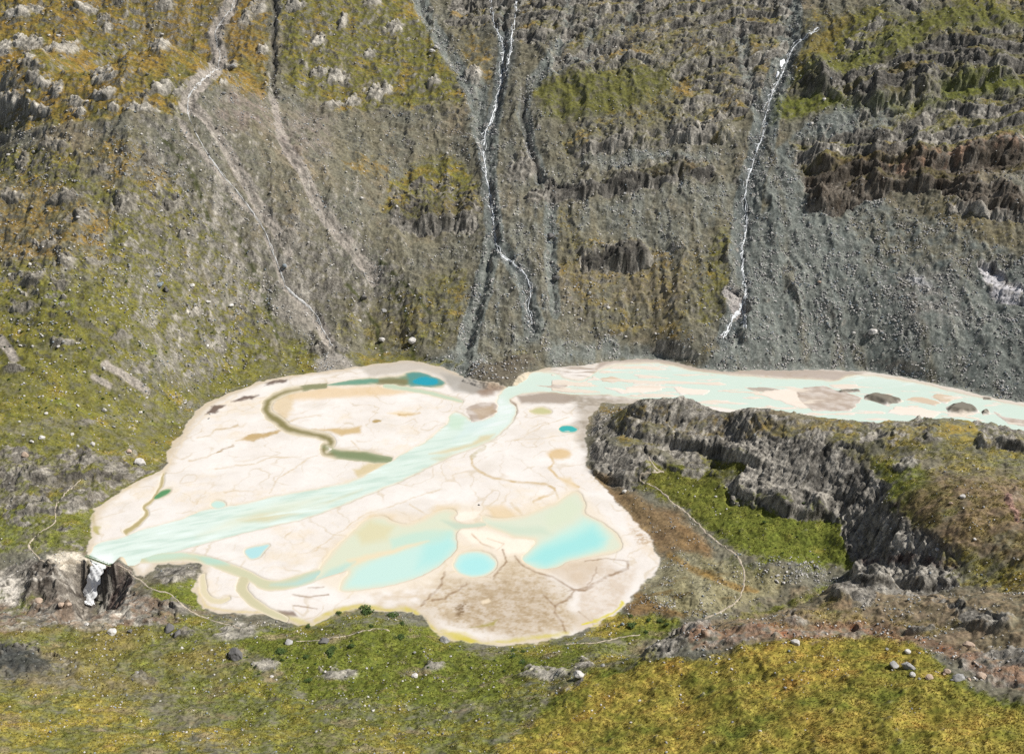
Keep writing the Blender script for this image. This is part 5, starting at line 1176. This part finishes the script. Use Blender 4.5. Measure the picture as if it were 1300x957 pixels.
TONE = {'pale': 'pale stone boulder', 'grey': 'mid grey boulder', 'dark': 'dark boulder', 'warm': 'tan boulder', 'blue': 'blue-grey block'}
for poly, n, (s0, s1), keys, where, grp in AREAS:
    p = np.array(poly); us, vs = [], []
    while len(us) < n:
        u = random.uniform(*p[:, 0][[p[:, 0].argmin(), p[:, 0].argmax()]]); v = random.uniform(*p[:, 1][[p[:, 1].argmin(), p[:, 1].argmax()]])
        if sdist(np.array([u], F32), np.array([v], F32), poly)[0] > 2: us.append(u); vs.append(v)
    for x, y, z in pick(us, vs):
        key = random.choice(keys)
        put_boulder(x, y, s0 + (s1 - s0) * random.random() ** 2.2, key, TONE[key] + ' ' + where, grp)
print('boulders', time.time() - T0)
# countless smaller stones: one object
wst = (1 - fl) * (Y > 240) * (.06 + .9 * np.clip(scn, 0, 1) + .45 * lefth + .35 * (sstep(560, 600, Y) * (1 - cov)) + .5 * mor + .6 * pink + .18 * nearv * (1 - .8 * gmid) + 1.5 * P([(955, 706), (1060, 710), (1072, 735), (985, 748)], 8)) * (1 - .75 * rock)
wst = wst * sstep(-.25, .7, nG + .6 * nF + .25 * streak) ** 1.3 * (1 - .55 * cov) * (Y < 1080)
wst = np.where(De < 2, 0, wst); cw = np.cumsum(wst.astype(np.float64)); NS = 45000
vi = np.searchsorted(cw, RNG.uniform(0, cw[-1], NS))
ico = bmesh.new(); bmesh.ops.create_icosphere(ico, subdivisions=1, radius=.5)
iv = np.array([v.co[:] for v in ico.verts]); ifc = np.array([[v.index for v in f.verts] for f in ico.faces]); ico.free()
sz = (.40 + 1.05 * RNG.random(NS) ** 3.0) * np.where(Y[vi] > 560, 1.25, .75)
ang = RNG.uniform(0, 6.28, NS); ca, sa = np.cos(ang), np.sin(ang)
base = np.repeat(iv[None], NS, 0) * (1 + RNG.uniform(-.28, .28, (NS, len(iv), 1)))
base[..., 0] *= RNG.uniform(.9, 1.5, (NS, 1)); base[..., 2] *= RNG.uniform(.5, .9, (NS, 1))
bx = base[..., 0] * ca[:, None] - base[..., 1] * sa[:, None]; by = base[..., 0] * sa[:, None] + base[..., 1] * ca[:, None]
jx = X[vi] + RNG.uniform(-.5, .5, NS); jy = Y[vi] + RNG.uniform(-.4, .4, NS); jz = ground(jx, jy)
co = np.stack([jx[:, None] + bx * sz[:, None], jy[:, None] + by * sz[:, None], jz[:, None] + (base[..., 2] + .12) * sz[:, None]], -1).reshape(-1, 3).astype(F32)
fc = (ifc[None] + (np.arange(NS) * len(iv))[:, None, None]).reshape(-1, 3)
me = bpy.data.meshes.new('scattered_stones'); me.vertices.add(len(co)); me.vertices.foreach_set('co', co.ravel())
me.loops.add(len(fc) * 3); me.loops.foreach_set('vertex_index', fc.astype(np.int32).ravel()); me.polygons.add(len(fc)); me.polygons.foreach_set('loop_start', np.arange(0, len(fc) * 3, 3, dtype=np.int32))
me.update(calc_edges=True)
for m in (M_PALE, M_GREY, M_DARK, M_BLUE): me.materials.append(m)
me.polygons.foreach_set('material_index', np.repeat(RNG.choice(4, NS, p=[.40, .30, .14, .16]), len(ifc)).astype(np.int32))
o = bpy.data.objects.new('scattered_stones', me); COL.objects.link(o); o['kind'] = 'stuff'; o['label'] = 'loose stones strewn over the scree and grass slopes'; o['category'] = 'stones'
print('stones', time.time() - T0)

# grass tufts on the near slope and the meadow: countless, one object
wg = np.where((De > 3) & (Y > 196) & (Y < 520), cov_keep * (1 - rockcov) * (.25 + .75 * sstep(-.3, .5, nG + nH)), 0) * ((V < 1120) & (V > 560))
cw = np.cumsum(wg.astype(np.float64)); NT = 170000
vi = np.searchsorted(cw, RNG.uniform(0, cw[-1], NT))
tx = X[vi] + RNG.uniform(-.4, .4, NT); ty = Y[vi] + RNG.uniform(-.4, .4, NT); tz = ground(tx, ty)
hgt = RNG.uniform(.22, .60, NT); NBL = 5
vv_ = np.zeros((NT, NBL, 3, 3), F32)
for b in range(NBL):
    a = RNG.uniform(0, 6.28, NT); w_ = RNG.uniform(.05, .10, NT); l_ = RNG.uniform(.05, .28, NT); ox = RNG.uniform(-.16, .16, NT); oy = RNG.uniform(-.16, .16, NT)
    ca, sa = np.cos(a), np.sin(a)
    vv_[:, b, 0] = np.stack([tx + ox - sa * w_, ty + oy + ca * w_, tz - .05], 1); vv_[:, b, 1] = np.stack([tx + ox + sa * w_, ty + oy - ca * w_, tz - .05], 1)
    vv_[:, b, 2] = np.stack([tx + ox + ca * l_, ty + oy + sa * l_, tz + hgt * RNG.uniform(.6, 1, NT)], 1)
me = bpy.data.meshes.new('grass'); co = vv_.reshape(-1, 3); me.vertices.add(len(co)); me.vertices.foreach_set('co', co.ravel())
nf_ = len(co) // 3; me.loops.add(nf_ * 3); me.loops.foreach_set('vertex_index', np.arange(nf_ * 3, dtype=np.int32)); me.polygons.add(nf_); me.polygons.foreach_set('loop_start', np.arange(0, nf_ * 3, 3, dtype=np.int32)); me.update(calc_edges=True)
tcol = np.repeat(C[vi] * RNG.uniform(.55, 1.6, (NT, 1)).astype(F32), NBL * 3, 0)
at_ = me.attributes.new('tone', 'FLOAT_COLOR', 'POINT'); at_.data.foreach_set('color', np.concatenate([tcol, np.ones((len(tcol), 1), F32)], 1).ravel())
M_TURF = bpy.data.materials.new('turf'); nt_, N_ = nodes_of(M_TURF); o_ = N_('ShaderNodeOutputMaterial'); b_ = N_('ShaderNodeBsdfPrincipled'); a_ = N_('ShaderNodeAttribute', attribute_name='tone')
nt_.links.new(a_.outputs['Color'], b_.inputs['Base Color']); nt_.links.new(b_.outputs[0], o_.inputs[0]); b_.inputs['Roughness'].default_value = .85; b_.inputs['Specular IOR Level'].default_value = .15
me.materials.append(M_TURF); o = bpy.data.objects.new('grass', me); COL.objects.link(o); o['kind'] = 'stuff'; o['label'] = 'short alpine grass tufts on the near slope and the meadow'; o['category'] = 'grass'
print('turf', time.time() - T0)

# ------------------------------------------------------------------ low shrubs: leaf clumps on a few stems
def shrub_mesh(seed, n=420):
    rg = np.random.default_rng(seed); V_, F_ = [], []
    lobes = [(rg.uniform(-.3, .3), rg.uniform(-.25, .25), rg.uniform(.16, .32), rg.uniform(.16, .28)) for _ in range(7)]
    for _ in range(n):
        lx, ly, lz, lr = lobes[rg.integers(7)]
        d = rg.normal(size=3); d /= np.linalg.norm(d); p = np.array([lx, ly, lz]) + d * lr * rg.uniform(.55, 1.05) * np.array([1, 1, .8])
        if p[2] < .02: p[2] = .02
        a = rg.normal(size=3); a /= np.linalg.norm(a); b = np.cross(a, d + rg.normal(size=3) * .4); b /= np.linalg.norm(b) + 1e-6
        s = rg.uniform(.03, .065); k = len(V_)
        V_ += [p + a * s * 1.5, p + b * s * .7, p - a * s * 1.5, p - b * s * .7]; F_.append((k, k + 1, k + 2, k + 3))
    me = bpy.data.meshes.new('shrub'); me.from_pydata([tuple(v) for v in V_], [], F_); me.materials.append(M_LEAF)
    k0 = len(F_)
    bm = bmesh.new(); bm.from_mesh(me)
    for lx, ly, lz, lr in lobes:
        vs = [bm.verts.new((c, s, -.1)) for c, s in ((-.02, 0), (.02, -.02), (.02, .02))] + [bm.verts.new((lx + c, ly + s, lz)) for c, s in ((-.008, 0), (.008, -.008), (.008, .008))]
        for i in range(3):
            f = bm.faces.new((vs[i], vs[(i + 1) % 3], vs[3 + (i + 1) % 3], vs[3 + i])); f.material_index = 1
    bm.to_mesh(me); bm.free(); me.materials.append(M_TWIG)
    return me
SM = [shrub_mesh(i) for i in range(5)]
def put_shrub(x, y, size, label, group=None, flat=.8):
    o = bpy.data.objects.new('shrub', random.choice(SM)); COL.objects.link(o)
    o.location = (x, y, float(ground(x, y)) - .05); o.scale = (size, size * random.uniform(.7, 1.1), size * flat); o.rotation_euler = (0, 0, random.uniform(0, 6.28))
    o['label'] = label; o['category'] = 'shrub'
    if group: o['group'] = group
SHR = [(498, 782, 20, 'long dark shrub on the shore beside the yellow moss'), (511, 792, 9, 'small round shrub just right below the long dark shrub by the moss'), (392, 796, 13, 'round dark shrub at the shoreline notch of the near bank'), (465, 776, 26, 'long low shrub along the crest of the near bank'),
       (354, 829, 20, 'broad shrub between the largest dark boulder and the near footpath'), (418, 832, 24, 'broadest dark shrub below the narrow near footpath'), (423, 824, 11, 'small shrub above the broadest one below the near footpath'), (390, 866, 16, 'dark round shrub at the frame bottom on the near bank'), (472, 796, 10, 'low shrub on the near footpath crest'),
       (507, 809, 16, 'shrub at the right end of the narrow near footpath'), (388, 836, 12, 'low shrub left of the broadest dark shrub'), (358, 839, 8, 'small shrub under the broad shrub near the dark boulder'), (445, 822, 12, 'shrub uphill of the broadest one on the near bank'), (430, 780, 10, 'small shrub at the left end of the bank crest'),
       (652, 826, 8, 'left shrub of the cluster below the mud flat'), (664, 828, 7, 'right upper shrub of the cluster below the mud flat'), (651, 834, 9, 'lower left shrub of the cluster below the mud flat'), (665, 841, 15, 'largest shrub of the cluster below the mud flat'), (803, 795, 18, 'widest dark shrub on the orange grass at the right shore'),
       (801, 783, 8, 'small green shrub above the widest one at the right shore'), (846, 796, 11, 'dark shrub right of the widest one at the right shore'), (838, 790, 10, 'light green shrub uphill of the dark one at the right shore'), (824, 788, 8, 'small bright shrub between the two larger ones at the right shore'), (820, 804, 9, 'low shrub near the grey path at the rock spur'),
       (786, 796, 6, 'tiny shrub beside the blue-grey boulder'), (971, 665, 8, 'round dark shrub on the green meadow'), (1020, 640, 6, 'small shrub at the cliff foot on the meadow'), (640, 853, 7, 'tiny shrub alone in the near grass')]
sp = pick([t[0] for t in SHR], [t[1] for t in SHR])
for (u, v, w, lab), (x, y, z) in zip(SHR, sp):
    put_shrub(x, y, w * .95 * depth_of(x, y, z) / FPX, lab, None, .42 if w > 12 else .6)
for poly, n, (s0, s1), lab, grp in [([(0, 370), (250, 340), (380, 450), (350, 470), (230, 540), (0, 560)], 90, (1.2, 2.6), 'small dark green shrub dotting the left hillside', 'shrubs on the left hillside'), ([(280, 790), (600, 825), (700, 850), (600, 866), (250, 866)], 30, (.8, 1.8), 'low green shrub scattered in the near grass', 'shrubs in the near grass'),
                                    ([(870, 620), (1060, 670), (1075, 715), (960, 700)], 24, (.7, 1.6), 'low green shrub in the meadow grass below the cliff', 'shrubs in the meadow')]:
    p = np.array(poly); us, vs = [], []
    while len(us) < n:
        u = random.uniform(p[:, 0].min(), p[:, 0].max()); v = random.uniform(p[:, 1].min(), p[:, 1].max())
        if sdist(np.array([u], F32), np.array([v], F32), poly)[0] > 2: us.append(u); vs.append(v)
    for x, y, z in pick(us, vs): put_shrub(x, y, random.uniform(s0, s1), lab, grp)
print('shrubs', time.time() - T0)

# ------------------------------------------------------------------ green footbridge over the outlet
def box(V_, F_, a, b, w, h):
    a, b = Vector(a), Vector(b); t = (b - a).normalized(); s = t.cross(Vector((0, 0, 1))); s = (s.normalized() if s.length > 1e-3 else Vector((1, 0, 0))) * w / 2; n = s.cross(t).normalized() * h / 2
    k = len(V_)
    for p in (a, b): V_ += [p - s - n, p + s - n, p + s + n, p - s + n]
    F_ += [(k, k + 3, k + 2, k + 1), (k + 4, k + 5, k + 6, k + 7)] + [(k + i, k + (i + 1) % 4, k + 4 + (i + 1) % 4, k + 4 + i) for i in range(4)]
(ax, ay, az), (bx_, by_, bz) = pick([111, 141], [715, 720])
zt = max(az, bz) + .5
br = bpy.data.objects.new('footbridge', None); COL.objects.link(br); br.location = ((ax + bx_) / 2, (ay + by_) / 2, zt); br['label'] = 'green footbridge spanning the lake outlet above the waterfall'; br['category'] = 'footbridge'
hx, hy = (bx_ - ax) / 2, (by_ - ay) / 2; ln = math.hypot(hx, hy); sx, sy = -hy / ln * .6, hx / ln * .6
v, f = [], []; box(v, f, (-hx, -hy, 0), (hx, hy, 0), 1.3, .16); d = mesh_obj('deck', v, f, M_WOOD, False); d.parent = br
for sg in (-1, 1):
    v, f = [], []
    for zz in (.6, 1.1): box(v, f, (-hx + sx * sg, -hy + sy * sg, zz), (hx + sx * sg, hy + sy * sg, zz), .12, .14)
    for i in range(7):
        q = -1 + i / 3; box(v, f, (hx * q + sx * sg, hy * q + sy * sg, 0.081), (hx * q + sx * sg, hy * q + sy * sg, 1.1), .1, .1)
    d = mesh_obj('railing', v, f, M_GREEN, False); d.parent = br

# ------------------------------------------------------------------ light, sky, camera
SUN = Vector((.62, .06, .74)).normalized()
el = math.asin(SUN.z); rot = math.atan2(SUN.x, SUN.y)
w = bpy.data.worlds.new('World'); scene.world = w; w.use_nodes = True; nt = w.node_tree; nt.nodes.clear()
ow = nt.nodes.new('ShaderNodeOutputWorld'); bg = nt.nodes.new('ShaderNodeBackground'); sk = nt.nodes.new('ShaderNodeTexSky')
sk.sky_type = 'NISHITA'; sk.sun_disc = False; sk.sun_elevation = el; sk.sun_rotation = rot; sk.altitude = 2300; sk.dust_density = 1.2
hs = nt.nodes.new('ShaderNodeHueSaturation'); hs.inputs['Saturation'].default_value = .6; nt.links.new(sk.outputs[0], hs.inputs['Color']); nt.links.new(hs.outputs[0], bg.inputs[0]); nt.links.new(bg.outputs[0], ow.inputs[0]); bg.inputs[1].default_value = .066
sl = bpy.data.lights.new('sun', 'SUN'); sl.energy = 4.8; sl.angle = math.radians(.53); sl.color = (1, .965, .915)
so = bpy.data.objects.new('sun', sl); COL.objects.link(so); so.rotation_euler = (-SUN).to_track_quat('-Z', 'Y').to_euler()
cam = bpy.data.cameras.new('camera'); cam.sensor_width = 36; cam.lens = FPX / IW * 36; cam.clip_start = 1; cam.clip_end = 5000
co_ = bpy.data.objects.new('camera', cam); COL.objects.link(co_); co_.location = (0, 0, CAMZ); co_.rotation_euler = (math.pi / 2 - PITCH, 0, 0)
scene.camera = co_
vs = scene.view_settings; vs.view_transform = 'Standard'; vs.look = 'None'; vs.exposure = 0.50; vs.gamma = 1; vs.use_curve_mapping = False
scene.render.engine = 'CYCLES'; scene.cycles.max_bounces = 4; scene.cycles.diffuse_bounces = 2; scene.cycles.use_denoising = False
print('done', time.time() - T0)
